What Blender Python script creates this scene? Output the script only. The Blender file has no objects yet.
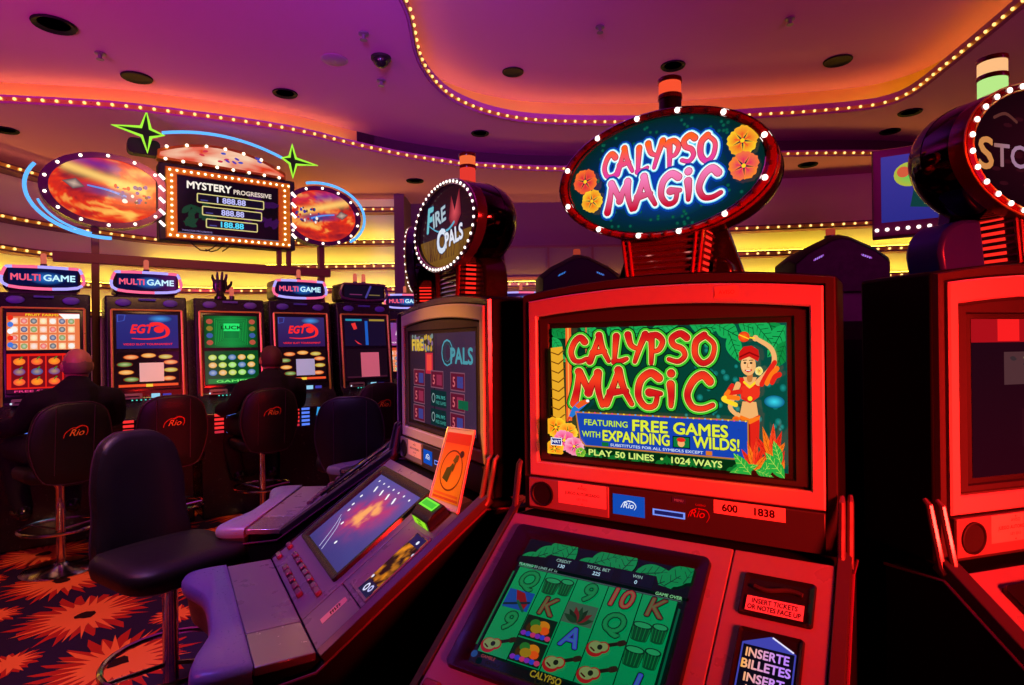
import bpy, bmesh, math, random
from math import sin, cos, pi, radians, hypot, atan2
from mathutils import Vector, Matrix
from mathutils.geometry import tessellate_polygon
random.seed(7)
SC = bpy.context.scene
COL = SC.collection
H = 1.40                       # eye height of the photographer

# ------------------------------------------------------------------ helpers
def s2l(c):
    c = c/255.0
    return c/12.92 if c <= .04045 else ((c+.055)/1.055)**2.4
def rgb(r, g, b, k=1.0): return (s2l(r)*k, s2l(g)*k, s2l(b)*k, 1.0)

def mat(name, col, rough=.5, metal=0., emis=None, es=1., spec=.5, noise=.08, nscale=40., bump=0., coat=0., mottled=None, trans=0.):
    m = bpy.data.materials.new(name); m.use_nodes = True
    nt = m.node_tree; b = nt.nodes['Principled BSDF']
    b.inputs['Base Color'].default_value = col
    b.inputs['Roughness'].default_value = rough
    b.inputs['Metallic'].default_value = metal
    b.inputs['Specular IOR Level'].default_value = spec
    b.inputs['Coat Weight'].default_value = coat
    b.inputs['Coat Roughness'].default_value = .08
    b.inputs['Transmission Weight'].default_value = trans
    if emis:
        b.inputs['Emission Color'].default_value = emis
        b.inputs['Emission Strength'].default_value = es
    if noise or bump or mottled:
        tc = nt.nodes.new('ShaderNodeTexCoord'); n = nt.nodes.new('ShaderNodeTexNoise')
        n.inputs['Scale'].default_value = nscale; n.inputs['Detail'].default_value = 4
        nt.links.new(tc.outputs['Object'], n.inputs['Vector'])
        if noise:
            mr = nt.nodes.new('ShaderNodeMapRange')
            mr.inputs['To Min'].default_value = max(.02, rough-noise); mr.inputs['To Max'].default_value = min(1, rough+noise)
            nt.links.new(n.outputs['Fac'], mr.inputs['Value']); nt.links.new(mr.outputs['Result'], b.inputs['Roughness'])
        if bump:
            bp = nt.nodes.new('ShaderNodeBump'); bp.inputs['Strength'].default_value = bump; bp.inputs['Distance'].default_value = .002
            nt.links.new(n.outputs['Fac'], bp.inputs['Height']); nt.links.new(bp.outputs['Normal'], b.inputs['Normal'])
        if mottled:
            cr = nt.nodes.new('ShaderNodeValToRGB')
            cr.color_ramp.elements[0].position = .35; cr.color_ramp.elements[0].color = col
            cr.color_ramp.elements[1].position = .65; cr.color_ramp.elements[1].color = mottled
            nt.links.new(n.outputs['Fac'], cr.inputs['Fac']); nt.links.new(cr.outputs['Color'], b.inputs['Base Color'])
    return m

def emat(name, col, st=1., sample=True):
    m = bpy.data.materials.new(name); m.use_nodes = True
    nt = m.node_tree; nt.nodes.clear()
    e = nt.nodes.new('ShaderNodeEmission'); o = nt.nodes.new('ShaderNodeOutputMaterial')
    e.inputs['Color'].default_value = col; e.inputs['Strength'].default_value = st
    nt.links.new(e.outputs[0], o.inputs[0])
    if not sample: m.cycles.emission_sampling = 'NONE'
    return m

def art_lit():
    m = bpy.data.materials.new('lit_display'); m.use_nodes = True
    nt = m.node_tree; nt.nodes.clear()
    a = nt.nodes.new('ShaderNodeVertexColor'); a.layer_name = 'col'
    e = nt.nodes.new('ShaderNodeEmission'); g = nt.nodes.new('ShaderNodeBsdfGlossy')
    g.inputs['Roughness'].default_value = .12; g.inputs['Color'].default_value = (.04, .04, .04, 1)
    ad = nt.nodes.new('ShaderNodeAddShader'); o = nt.nodes.new('ShaderNodeOutputMaterial')
    nt.links.new(a.outputs['Color'], e.inputs['Color']); nt.links.new(e.outputs[0], ad.inputs[0])
    nt.links.new(g.outputs[0], ad.inputs[1]); nt.links.new(ad.outputs[0], o.inputs[0])
    m.cycles.emission_sampling = 'NONE'
    return m
def art_print(name='printed_ink', rough=.45, spec=.4):
    m = bpy.data.materials.new(name); m.use_nodes = True
    nt = m.node_tree; b = nt.nodes['Principled BSDF']
    a = nt.nodes.new('ShaderNodeVertexColor'); a.layer_name = 'col'
    nt.links.new(a.outputs['Color'], b.inputs['Base Color'])
    b.inputs['Roughness'].default_value = rough; b.inputs['Specular IOR Level'].default_value = spec
    return m
LIT = art_lit(); INK = art_print()

def link(o, parent=None):
    COL.objects.link(o)
    if parent is not None: o.parent = parent
    return o
def tag(o, label=None, cat=None, group=None, kind=None):
    if label: o['label'] = label
    if cat: o['category'] = cat
    if group: o['group'] = group
    if kind: o['kind'] = kind
    return o
def empty(name, loc, rz=0., label=None, cat=None, group=None):
    o = bpy.data.objects.new(name, None); COL.objects.link(o)
    o.location = loc; o.rotation_euler = (0, 0, rz); o.empty_display_size = .1
    return tag(o, label, cat, group)
def inst(mesh, name, parent, loc=(0, 0, 0), rot=(0, 0, 0), scale=(1, 1, 1)):
    o = bpy.data.objects.new(name, mesh); link(o, parent)
    o.location = loc; o.rotation_euler = rot; o.scale = scale
    return o

def arc(cx, cy, rx, ry, a0, a1, n):
    return [(cx+rx*cos(radians(a0+(a1-a0)*i/n)), cy+ry*sin(radians(a0+(a1-a0)*i/n))) for i in range(n+1)]
def ellp(cx, cy, rx, ry, n=32, rot=0.):
    out = []
    for i in range(n):
        a = 2*pi*i/n; x, y = rx*cos(a), ry*sin(a)
        out.append((cx+x*cos(rot)-y*sin(rot), cy+x*sin(rot)+y*cos(rot)))
    return out
def rrect(x0, x1, y0, y1, r, n=4):
    return (arc(x1-r, y0+r, r, r, -90, 0, n)+arc(x1-r, y1-r, r, r, 0, 90, n)+arc(x0+r, y1-r, r, r, 90, 180, n)+arc(x0+r, y0+r, r, r, 180, 270, n))
def spline(P, n=8, closed=False):
    out = []; N = len(P)
    for i in range(N if closed else N-1):
        g = (lambda k: P[k % N]) if closed else (lambda k: P[min(max(k, 0), N-1)])
        a, b, c, d = g(i-1), g(i), g(i+1), g(i+2)
        for j in range(n):
            t = j/n
            out.append(tuple(.5*((2*b[k])+(-a[k]+c[k])*t+(2*a[k]-5*b[k]+4*c[k]-d[k])*t*t+(-a[k]+3*b[k]-3*c[k]+d[k])*t**3) for k in range(len(b))))
    if not closed: out.append(tuple(P[-1]))
    return out

class MB:
    def __init__(s): s.v = []; s.f = []; s.m = []
    def add(s, V, F, m=0, xf=None):
        o = len(s.v)
        s.v += [tuple(xf(*p)) if xf else tuple(p) for p in V]
        s.f += [tuple(i+o for i in f) for f in F]; s.m += [m]*len(F)
        return s
    def box(s, x0, x1, y0, y1, z0, z1, m=0, xf=None):
        V = [(x, y, z) for z in (z0, z1) for y in (y0, y1) for x in (x0, x1)]
        return s.add(V, [(0, 2, 3, 1), (4, 5, 7, 6), (0, 1, 5, 4), (2, 6, 7, 3), (0, 4, 6, 2), (1, 3, 7, 5)], m, xf)
    def loft(s, loops, m=0, xf=None, cap0=True, cap1=True, closed=True):
        n = len(loops[0]); V = [p for L in loops for p in L]; F = []
        for k in range(len(loops)-1):
            for i in range(n if closed else n-1):
                j = (i+1) % n
                F.append((k*n+i, k*n+j, (k+1)*n+j, (k+1)*n+i))
        if cap0: F.append(tuple(range(n))[::-1])
        if cap1: F.append(tuple(range((len(loops)-1)*n, len(loops)*n)))
        return s.add(V, F, m, xf)
    def prism(s, poly, t0, t1, fn, m=0, xf=None):      # fn(a, b, t) -> xyz
        return s.loft([[fn(a, b, t0) for a, b in poly], [fn(a, b, t1) for a, b in poly]], m, xf)
    def ring(s, loops, m=0, xf=None): return s.loft(loops, m, xf, False, False)
    def tube(s, P, r, seg=8, closed=False, m=0, xf=None):
        P = [Vector(p) for p in P]; N = len(P); R = r if isinstance(r, (list, tuple)) else [r]*N
        loops = []; prev = None
        for i, p in enumerate(P):
            a = P[(i-1) % N] if (closed or i > 0) else p
            b = P[(i+1) % N] if (closed or i < N-1) else p
            t = (b-a).normalized()
            if prev is None:
                up = Vector((0, 0, 1)) if abs(t.z) < .9 else Vector((1, 0, 0)); x = t.cross(up).normalized()
            else:
                x = (prev-t*prev.dot(t)).normalized()
            prev = x; y = t.cross(x)
            loops.append([tuple(p+R[i]*(x*cos(2*pi*k/seg)+y*sin(2*pi*k/seg))) for k in range(seg)])
        if closed: loops.append(loops[0])
        return s.loft(loops, m, xf, not closed, not closed)
    def lathe(s, prof, seg=24, m=0, xf=None, c=(0, 0, 0), cap=True):
        loops = [[(c[0]+r*cos(2*pi*k/seg), c[1]+r*sin(2*pi*k/seg), c[2]+z) for k in range(seg)] for r, z in prof]
        return s.loft(loops, m, xf, cap, cap)
    def ell(s, c, r, seg=16, rings=10, m=0, xf=None, M=None):
        loops = []
        for i in range(1, rings):
            a = -pi/2+pi*i/rings
            L = []
            for k in range(seg):
                p = Vector((r[0]*cos(a)*cos(2*pi*k/seg), r[1]*cos(a)*sin(2*pi*k/seg), r[2]*sin(a)))
                if M is not None: p = M @ p
                L.append((c[0]+p.x, c[1]+p.y, c[2]+p.z))
            loops.append(L)
        return s.loft(loops, m, xf)
    def mesh(s, name, mats, smooth=35):
        me = bpy.data.meshes.new(name); me.from_pydata(s.v, [], s.f)
        for m in (mats if isinstance(mats, (list, tuple)) else [mats]): me.materials.append(m)
        me.polygons.foreach_set('material_index', s.m)
        bm = bmesh.new(); bm.from_mesh(me)
        bmesh.ops.recalc_face_normals(bm, faces=bm.faces); bm.to_mesh(me); bm.free()
        if smooth:
            me.shade_smooth(); me.set_sharp_from_angle(angle=radians(smooth))
        return me
    def build(s, name, mats, parent=None, bevel=0., smooth=35, seg=2):
        o = link(bpy.data.objects.new(name, s.mesh(name, mats, smooth)), parent)
        if bevel:
            b = o.modifiers.new('bevel', 'BEVEL'); b.width = bevel; b.segments = seg; b.limit_method = 'ANGLE'; b.angle_limit = radians(40)
            b.harden_normals = False
        return o

# --- flat pictures made of coloured polygons (screens, stickers, painted faces)
FCACHE = {}
def font_tris(s, bold):
    k = (s, round(bold, 4))
    if k not in FCACHE:
        c = bpy.data.curves.new('lettering', 'FONT'); c.body = s; c.size = 1.; c.offset = bold; c.resolution_u = 3
        c.space_character = 1+bold*1.6
        o = bpy.data.objects.new('lettering', c); COL.objects.link(o)
        dg = bpy.context.evaluated_depsgraph_get(); me = bpy.data.meshes.new_from_object(o.evaluated_get(dg))
        V = [(v.co.x, v.co.y) for v in me.vertices]; F = [tuple(p.vertices) for p in me.polygons]
        bpy.data.objects.remove(o); bpy.data.meshes.remove(me); bpy.data.curves.remove(c)
        FCACHE[k] = (V, F)
    return FCACHE[k]
def lerp(a, b, t): t = min(1, max(0, t)); return tuple(a[i]+(b[i]-a[i])*t for i in range(4))
class Art:
    def __init__(s, eps=6e-5): s.V = []; s.F = []; s.C = []; s.z = 0.; s.eps = eps
    def up(s): s.z += s.eps
    def raw(s, V, F, c, bump=True):
        if bump: s.up()
        o = len(s.V)
        for x, y in V:
            s.V.append((x, y, s.z)); s.C.append(c(x, y) if callable(c) else c)
        s.F += [tuple(i+o for i in f) for f in F]
    def poly(s, P, c, bump=True):
        F = tessellate_polygon([[Vector((x, y, 0)) for x, y in P]])
        s.raw(P, F, c, bump)
    def fan(s, P, c, cc=None, ctr=None, bump=True):
        if bump: s.up()
        x = sum(p[0] for p in P)/len(P); y = sum(p[1] for p in P)/len(P)
        if ctr: x, y = ctr
        o = len(s.V); s.V.append((x, y, s.z)); s.C.append(cc or (c(x, y) if callable(c) else c))
        for p in P: s.V.append((p[0], p[1], s.z)); s.C.append(c(*p) if callable(c) else c)
        n = len(P); s.F += [(o, o+1+i, o+1+(i+1) % n) for i in range(n)]
    def rect(s, x0, x1, y0, y1, c): s.raw([(x0, y0), (x1, y0), (x1, y1), (x0, y1)], [(0, 1, 2, 3)], c)
    def grid(s, x0, x1, y0, y1, c, nx=24, ny=16):
        V = [(x0+(x1-x0)*i/nx, y0+(y1-y0)*j/ny) for j in range(ny+1) for i in range(nx+1)]
        s.raw(V, [(j*(nx+1)+i, j*(nx+1)+i+1, (j+1)*(nx+1)+i+1, (j+1)*(nx+1)+i) for j in range(ny) for i in range(nx)], c)
    def ell(s, cx, cy, rx, ry, c, cc=None, rot=0., n=20): s.fan(ellp(cx, cy, rx, ry, n, rot), c, cc)
    def disk(s, E, c, rings=14):         # filled outline with a colour per point, for soft pictures
        s.up(); n = len(E); cx = sum(p[0] for p in E)/n; cy = sum(p[1] for p in E)/n
        V = [(cx+(x-cx)*k/rings, cy+(y-cy)*k/rings) for k in range(1, rings+1) for x, y in E]
        F = [(k*n+i, k*n+(i+1) % n, (k+1)*n+(i+1) % n, (k+1)*n+i) for k in range(rings-1) for i in range(n)]+[tuple(range(n))]
        s.raw(V, F, c, False)
    def frame(s, P, w, c):           # outline along a closed polygon
        s.stroke(list(P)+[P[0]], w, c)
    def stroke(s, P, w, c, sm=0):
        if sm: P = spline(P, sm)
        s.up(); n = len(P)
        for i, p in enumerate(P):
            wi = (w if not isinstance(w, (list, tuple)) else w[0]+(w[1]-w[0])*i/max(1, n-1))/2
            s.fan(ellp(p[0], p[1], wi, wi, 10), c, bump=False)
            if i+1 < n:
                q = P[i+1]; wj = (w if not isinstance(w, (list, tuple)) else w[0]+(w[1]-w[0])*(i+1)/max(1, n-1))/2
                dx, dy = q[0]-p[0], q[1]-p[1]; L = hypot(dx, dy) or 1e-9; nx, ny = -dy/L, dx/L
                s.raw([(p[0]+nx*wi, p[1]+ny*wi), (p[0]-nx*wi, p[1]-ny*wi), (q[0]-nx*wj, q[1]-ny*wj), (q[0]+nx*wj, q[1]+ny*wj)], [(0, 1, 2, 3)], c, False)
    def text(s, t, x, y, h, c, bold=0., align='l', width=None, shear=0., out=None, rot=0.):
        V, F = font_tris(t, 0.)
        if not V: return
        x0 = min(v[0] for v in V); x1 = max(v[0] for v in V)
        k = h/.70; kx = k if width is None else width/(x1-x0)
        ox = x-x0*kx if align == 'l' else (x-(x0+x1)/2*kx if align == 'c' else x-x1*kx)
        def T(v, d=(0, 0)):
            a, b = ox+(v[0]+d[0])*kx+shear*v[1]*k, y+(v[1]+d[1])*k
            if rot:
                da, db = a-x, b-y; a, b = x+da*cos(rot)-db*sin(rot), y+da*sin(rot)+db*cos(rot)
            return (a, b)
        def copies(r, n, col):           # a heavier weight: the letter laid down several times around itself
            s.up()
            for q in range(n):
                d = (r*cos(2*pi*q/n+.39), r*sin(2*pi*q/n+.39))
                s.raw([T(v, d) for v in V], F, col, False)
        e = max(0, bold)
        if out: copies(e+out[0], 10, out[1])
        if e > .001: copies(e, 6, c)
        s.raw([T(v) for v in V], F, c)
    def build(s, name, fn, m, parent, gain=1.):
        s.C = [(c[0]*gain, c[1]*gain, c[2]*gain, 1.) for c in s.C]
        me = bpy.data.meshes.new(name); me.from_pydata([tuple(fn(*v)) for v in s.V], [], s.F)
        a = me.color_attributes.new('col', 'FLOAT_COLOR', 'POINT')
        a.data.foreach_set('color', [q for c in s.C for q in c])
        me.materials.append(m)
        return link(bpy.data.objects.new(name, me), parent)

# brush letters (strokes on a unit cell, y up)
GLY = {
 'C': [[(.86, .80), (.62, .97), (.30, .80), (.10, .42), (.26, .10), (.60, .05), (.95, .16)]],
 'A': [[(.06, .0), (.30, .48), (.50, 1.0)], [(.50, 1.0), (.66, .5), (.94, .02)], [(.22, .34), (.78, .40)]],
 'L': [[(.30, 1.0), (.22, .5), (.16, .06)], [(.16, .06), (.5, .06), (.95, .16)]],
 'Y': [[(.08, 1.0), (.22, .62), (.52, .48)], [(.92, 1.0), (.66, .55), (.40, .0)]],
 'P': [[(.22, 1.0), (.24, .5), (.20, .0)], [(.05, .92), (.50, 1.02), (.86, .80), (.66, .50), (.28, .42)]],
 'S': [[(.90, .86), (.60, 1.0), (.22, .84), (.30, .60), (.68, .46), (.80, .22), (.50, .02), (.06, .10)]],
 'O': [[(.50, .98), (.16, .76), (.12, .30), (.42, .02), (.80, .20), (.90, .66), (.50, .98)]],
 'M': [[(.02, .02), (.14, .5), (.20, 1.0)], [(.20, 1.0), (.42, .62), (.52, .36)], [(.52, .36), (.66, .66), (.86, .98)], [(.86, .98), (.86, .5), (1.0, .0)]],
 'G': [[(.90, .86), (.58, 1.0), (.20, .78), (.10, .34), (.36, .04), (.72, .08), (.84, .40)], [(.52, .44), (.96, .42)]],
 'i': [[(.46, .62), (.50, .3), (.46, .02)], [(.50, .93), (.52, .95)]],
}
def brush(a, ch, x, y, w, h, lw, layers, rot=0.):
    for extra, c in layers:
        for st in GLY[ch]:
            P = spline(st, 6) if len(st) > 2 else list(st)
            Q = []
            for px, py in P:
                X, Y = px*w, py*h
                Q.append((x+X*cos(rot)-Y*sin(rot), y+X*sin(rot)+Y*cos(rot)))
            a.stroke(Q, [lw*1.26+extra, lw*.66+extra], c)
def brushword(a, word, spans, y, h, lw, layers, jig=0.):
    # all outlines first, so that neighbours' fills stay on top
    for ly in layers:
        for k, (ch, (x0, x1)) in enumerate(zip(word, spans)):
            brush(a, ch, x0, y+jig*(1 if k % 2 else -1), x1-x0, h, lw, [ly])
def leaf(a, x, y, L, W, rot, c, vein):
    P = []
    n = 9
    for i in range(n+1):
        t = i/n; P.append((t*L, W*sin(pi*t**.8)))
    for i in range(n-1, 0, -1):
        t = i/n; P.append((t*L, -W*sin(pi*t**.8)))
    R = lambda p: (x+p[0]*cos(rot)-p[1]*sin(rot), y+p[0]*sin(rot)+p[1]*cos(rot))
    a.fan([R(p) for p in P], c, bump=True, ctr=R((L*.5, 0)))
    if vein:
        a.stroke([R((0, 0)), R((L*.95, 0))], W*.10, vein)
        for k in range(1, 5):
            t = k/5.5
            for sg in (1, -1): a.stroke([R((t*L, 0)), R((t*L+L*.13, sg*W*.72*sin(pi*t**.8)))], W*.06, vein)
def blossom(a, x, y, r, c1, c2, core, rot=0.):
    for k in range(5):
        an = rot+2*pi*k/5
        P = [(x+r*(.12*cos(an)), y+r*.12*sin(an))]
        for j in range(-4, 5):
            b = an+j*.165; rr = r*(1.0-.10*(j/4)**2+.05*cos(j*2.4+k))
            P.append((x+rr*cos(b), y+rr*sin(b)))
        a.fan(P, c1 if k % 2 else lerp(c1, c2, .35), cc=c2, ctr=(x+r*.35*cos(an), y+r*.35*sin(an)))
    for k in range(5):
        an = rot+2*pi*k/5
        a.stroke([(x, y), (x+r*.55*cos(an), y+r*.55*sin(an))], [r*.16, r*.03], c2)
    a.ell(x, y, r*.14, r*.14, core)

# ------------------------------------------------------------------ materials
M = {}
M['shell'] = mat('dark_cabinet_plastic', (.045, .038, .042, 1), .38)
M['bezel'] = mat('satin_silver_bezel', (.62, .56, .57, 1), .38, .15, nscale=8)
M['deck'] = mat('satin_silver_deck', (.31, .275, .29, 1), .30, .1, nscale=14, noise=.12)
M['black'] = mat('gloss_black_plastic', (.012, .011, .012, 1), .22)
M['side'] = mat('flat_black_side', (.006, .005, .006, 1), .6, spec=.12)
M['blackm'] = mat('matt_black_plastic', (.010, .009, .010, 1), .55)
M['groove'] = mat('black_groove', (.006, .005, .006, 1), .6)
M['chrome'] = mat('polished_chrome', (.72, .70, .72, 1), .10, 1., noise=.04)
M['gold'] = mat('brushed_gold_trim', (.90, .58, .10, 1), .3, .45)
M['redrim'] = mat('glossy_red_rim', (.34, .010, .014, 1), .16, coat=.5)
M['darkrim'] = mat('violet_black_rim', (.12, .05, .12, 1), .2, .3)
M['vinyl'] = mat('blue_lit_grey_vinyl', (.27, .27, .46, 1), .30, bump=.25, nscale=120)  # grey, with the blue of the violet light mixed into the base colour
M['chair'] = mat('black_leather', (.008, .006, .009, 1), .45, bump=.5, nscale=160, spec=.4)
M['chairbase'] = mat('chrome_tube', (.6, .56, .56, 1), .16, 1.)
M['bulb_w'] = emat('white_bulb_glow', rgb(255, 236, 226), 2.2, False)
M['bulb_s'] = emat('bright_sign_bulb_glow', rgb(255, 236, 210), 3., True)
M['bulb_y'] = emat('warm_bulb_glow', rgb(255, 206, 120), 1.7, False)
M['bulb_off'] = mat('unlit_red_bulb', (.16, .01, .012, 1), .15)
M['led_y'] = emat('amber_led_strip', (1, .74, .06, 1), 9.)
M['led_d'] = emat('dim_amber_led_strip', (1, .66, .06, 1), 3.)
M['led_w'] = emat('yellow_led_strip', (1, .76, .05, 1), 20.)
M['neon_b'] = emat('blue_neon', rgb(96, 176, 255), 1.25)
M['neon_g'] = emat('green_neon', rgb(160, 235, 60), 1.15)
M['neon_p'] = emat('pink_neon', rgb(255, 105, 150), 1.1)
M['neon_v'] = emat('violet_neon', rgb(180, 165, 255), 1.1)
M['red_glow'] = emat('red_neck_light', rgb(255, 40, 30), 1.1)
M['pod_blue'] = mat('dark_blue_pod', rgb(44, 40, 190), .35)
M['steel'] = mat('brown_painted_steel', (.16, .06, .035, 1), .4, .3)

# ------------------------------------------------------------------ room
def offs(P, d):
    out = []
    for i, p in enumerate(P):
        a = P[max(i-1, 0)]; b = P[min(i+1, len(P)-1)]
        dx, dy = b[0]-a[0], b[1]-a[1]; L = hypot(dx, dy) or 1
        out.append((p[0]-dy/L*d, p[1]+dx/L*d))
    return out
# ceiling tray (closed wave) and the step down to the lower ceiling
L0far = [(-.62, 3.4), (-.66, 4.03), (-.684, 4.68), (-.56, 5.25), (-.275, 5.65), (.104, 5.89), (.503, 5.98), (1.008, 6.02), (1.507, 6.01), (2.355, 5.88), (2.814, 5.82), (3.25, 5.73), (3.50, 5.62), (3.60, 5.37), (3.53, 4.81), (3.46, 4.36), (3.39, 3.95), (3.30, 3.3)]
L0 = spline(L0far+[(2.7, 2.4), (1.3, 2.1), (0., 2.4)], 6, True)
L1 = spline([(-9.2, 4.4), (-6.2, 4.62), (-4.47, 4.70), (-4.04, 4.766), (-3.617, 4.838), (-3.195, 4.932), (-2.79, 5.095), (-2.373, 5.293), (-1.938, 5.557), (-1.577, 5.90), (-1.151, 6.26), (-.758, 6.50), (-.333, 6.686), (.573, 6.86), (1.3, 6.75), (2.1, 6.52), (2.885, 6.417), (3.63, 6.41), (4.31, 6.47), (5.46, 6.69), (7.2, 7.0), (9.2, 7.3)], 6)
ZM, ZL, ZT = 3.60, 3.38, 3.91
CE = mat('purple_lit_ceiling', rgb(200, 114, 178), .75, noise=.05, nscale=3, spec=.2)  # purple light partly mixed into the base colour of a pale ceiling
def polyfill(loops, z, mb, m=0):
    V = []; F = []
    tl = [[Vector((x, y, 0)) for x, y in L] for L in loops]
    tris = tessellate_polygon(tl)
    for L in loops: V += [(x, y, z) for x, y in L]
    mb.add(V, [tuple(t) for t in tris], m)
def band(mb, P, z0, z1, m=0, closed=False):
    n = len(P); V = [(x, y, z0) for x, y in P]+[(x, y, z1) for x, y in P]
    mb.add(V, [(i, (i+1) % n, n+(i+1) % n, n+i) for i in range(n if closed else n-1)], m)
c = MB()
def coffs(P, d):
    n = len(P); out = []
    cx = sum(p[0] for p in P)/n; cy = sum(p[1] for p in P)/n
    for i, p in enumerate(P):
        a = P[i-1]; b = P[(i+1) % n]; dx, dy = b[0]-a[0], b[1]-a[1]; L = hypot(dx, dy) or 1
        q = (p[0]-dy/L*d, p[1]+dx/L*d)
        out.append(q)
    return out
ccw = sum(L0[i-1][0]*L0[i][1]-L0[i][0]*L0[i-1][1] for i in range(len(L0))) > 0
OUTS = -1 if ccw else 1
L0o = coffs(L0, .30*OUTS); L0l = coffs(L0, .15*OUTS)
L1o = offs(L1, .20); L1l = offs(L1, .10)
polyfill([[(-9.3, -4.2), (9.3, -4.2)]+L1o[::-1], L0], ZM, c)             # main ceiling with the opening
polyfill([L0o], ZT, c)                                                  # raised tray
band(c, L0o, ZM+.012, ZT, 1, True)
polyfill([L1+[(9.3, 9.3), (-9.3, 9.3)]], ZL, c)                          # lower ceiling beyond the step
band(c, [p for p in L1o if p[0] < -1.40], ZL+.012, ZM, 1); band(c, [p for p in L1o if p[0] > -1.60], ZL+.012, ZM, 2)  # riser split by colour: yellow where the cove glows, dark where it is shaded
band(c, L0, ZM-.02, ZM+.075, 0, True); band(c, coffs(L0, .02*OUTS), ZM-.02, ZM+.075, 0, True)
band(c, L1, ZL-.015, ZL+.045); band(c, offs(L1, .02), ZL-.015, ZL+.045)
ceil = c.build('ceiling', [CE, mat('cove_glow_yellow', rgb(240, 200, 90), .6, noise=.05, nscale=4), mat('shaded_riser_plum', rgb(70, 24, 60), .7)], smooth=30); tag(ceil, kind='structure')  # yellow and dark riser colours stand in for cove glow and shade
# upper slab closes the space over the shelves
fl = MB()
fl.add([(-9.3, -4.2, 0), (9.3, -4.2, 0), (9.3, 9.3, 0), (-9.3, 9.3, 0)], [(0, 1, 2, 3)], 0)
def flower(mb, x, y, R, big):
    n = 26 if big else 16
    for layer, (mi, z, k0) in enumerate(((1, .0012, 1.), (2, .0020, .90))):
        P = []
        for i in range(n*3):
            a = 2*pi*i/(n*3)+layer*.12
            ph = i % 3
            r = R*k0*({0: .66, 1: 1.0, 2: .86}[ph]*(1+random.uniform(-.16, .16)))
            if layer: r = R*k0*({0: .50, 1: .98, 2: .72}[ph]*(1+random.uniform(-.25, .2)))
            a += {0: 0, 1: .05, 2: .02}[ph]*random.uniform(-1, 1.4)
            P.append((x+r*cos(a), y+r*sin(a)))
        o = [(x, y, z)]+[(p[0], p[1], z) for p in P]
        mb.add(o, [(0, 1+i, 1+(i+1) % len(P)) for i in range(len(P))], mi)
    if big: mb.add([(x, y, .003)]+[(x+.045*cos(a*.524)*random.uniform(.8, 1.3), y+.045*sin(a*.524)*random.uniform(.8, 1.3), .003) for a in range(12)], [(0, 1+i, 1+(i+1) % 12) for i in range(12)], 3)
for i in range(-9, 14):
    for j in range(-9, 10):
        x, y = -2.258+.478*i, 3.158+.478*j
        b = (i+j) % 2 == 0
        flower(fl, x, y, .305 if b else .125, b)
floor = fl.build('floor', [mat('navy_carpet_pile', (.020, .010, .045, 1), .95, bump=1., nscale=300, mottled=(.034, .014, .058, 1), spec=.1),
    mat('carpet_deep_red', (.50, .025, .02, 1), .95, bump=1., nscale=300, spec=.1), mat('carpet_orange', (.98, .20, .06, 1), .95, bump=1., nscale=300, spec=.1),
    mat('carpet_flower_heart', (.03, .008, .01, 1), .95, bump=1., nscale=300, spec=.1)], smooth=0)
tag(floor, kind='structure')

WALL = mat('cream_wall_paint', rgb(232, 222, 200), .6, noise=.05, nscale=5)
WALLP = mat('mauve_wall_paint', rgb(112, 74, 88), .6, noise=.05, nscale=5)
LEDGE = mat('mauve_ledge_paint', rgb(120, 60, 90), .5, noise=.05, nscale=5)
WL = [(-5.0, 3.2), (-5.1, 4.6), (-5.2, 5.5), (-5.22, 6.15), (-5.09, 6.65), (-4.85, 7.1), (-4.42, 7.68), (-3.7, 7.95), (-2.94, 8.0), (-2.2, 8.0), (-1.515, 8.0)]
WLs = spline(WL, 5)
w = MB(); back = offs(WLs, .16)
band(w, back, 0, ZL+.02)
w.box(-1.53, -1.40, 7.90, 8.50, 0, ZL, 1)                                   # return that ends the terraced wall
tag(w.build('wall_left', [WALL, WALLP], smooth=60), kind='structure')
w = MB(); w.box(-1.5, 2.3, 8.45, 8.6, 0, ZL)
for zz in (2.74, 2.30): w.box(-1.45, 2.3, 8.425, 8.45, zz, zz+.035, 1)
for k in range(7): w.box(-1.35+k*.62, -1.32+k*.62, 8.428, 8.45, 1.2, 2.74, 1)
tag(w.build('wall_back', [WALLP, mat('dark_moulding', rgb(104, 40, 50), .5)], smooth=0), kind='structure')
WR = spline([(2.2, 7.36), (2.6, 7.30), (3.4, 7.18), (4.47, 6.95), (6.0, 6.55), (9.2, 5.6)], 6)
w = MB(); band(w, offs(WR, .16), 0, ZL+.02); w.box(2.16, 2.30, 7.36, 8.5, 0, ZL)
tag(w.build('wall_right', WALL, smooth=60), kind='structure')
w = MB(); w.box(-9.3, 9.3, -4.3, -4.2, 0, ZM); w.box(-9.4, -9.3, -4.2, 9.3, 0, ZM); w.box(9.3, 9.4, -4.2, 9.3, 0, ZM)
tag(w.build('wall_front', WALLP, smooth=0), kind='structure')

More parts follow.
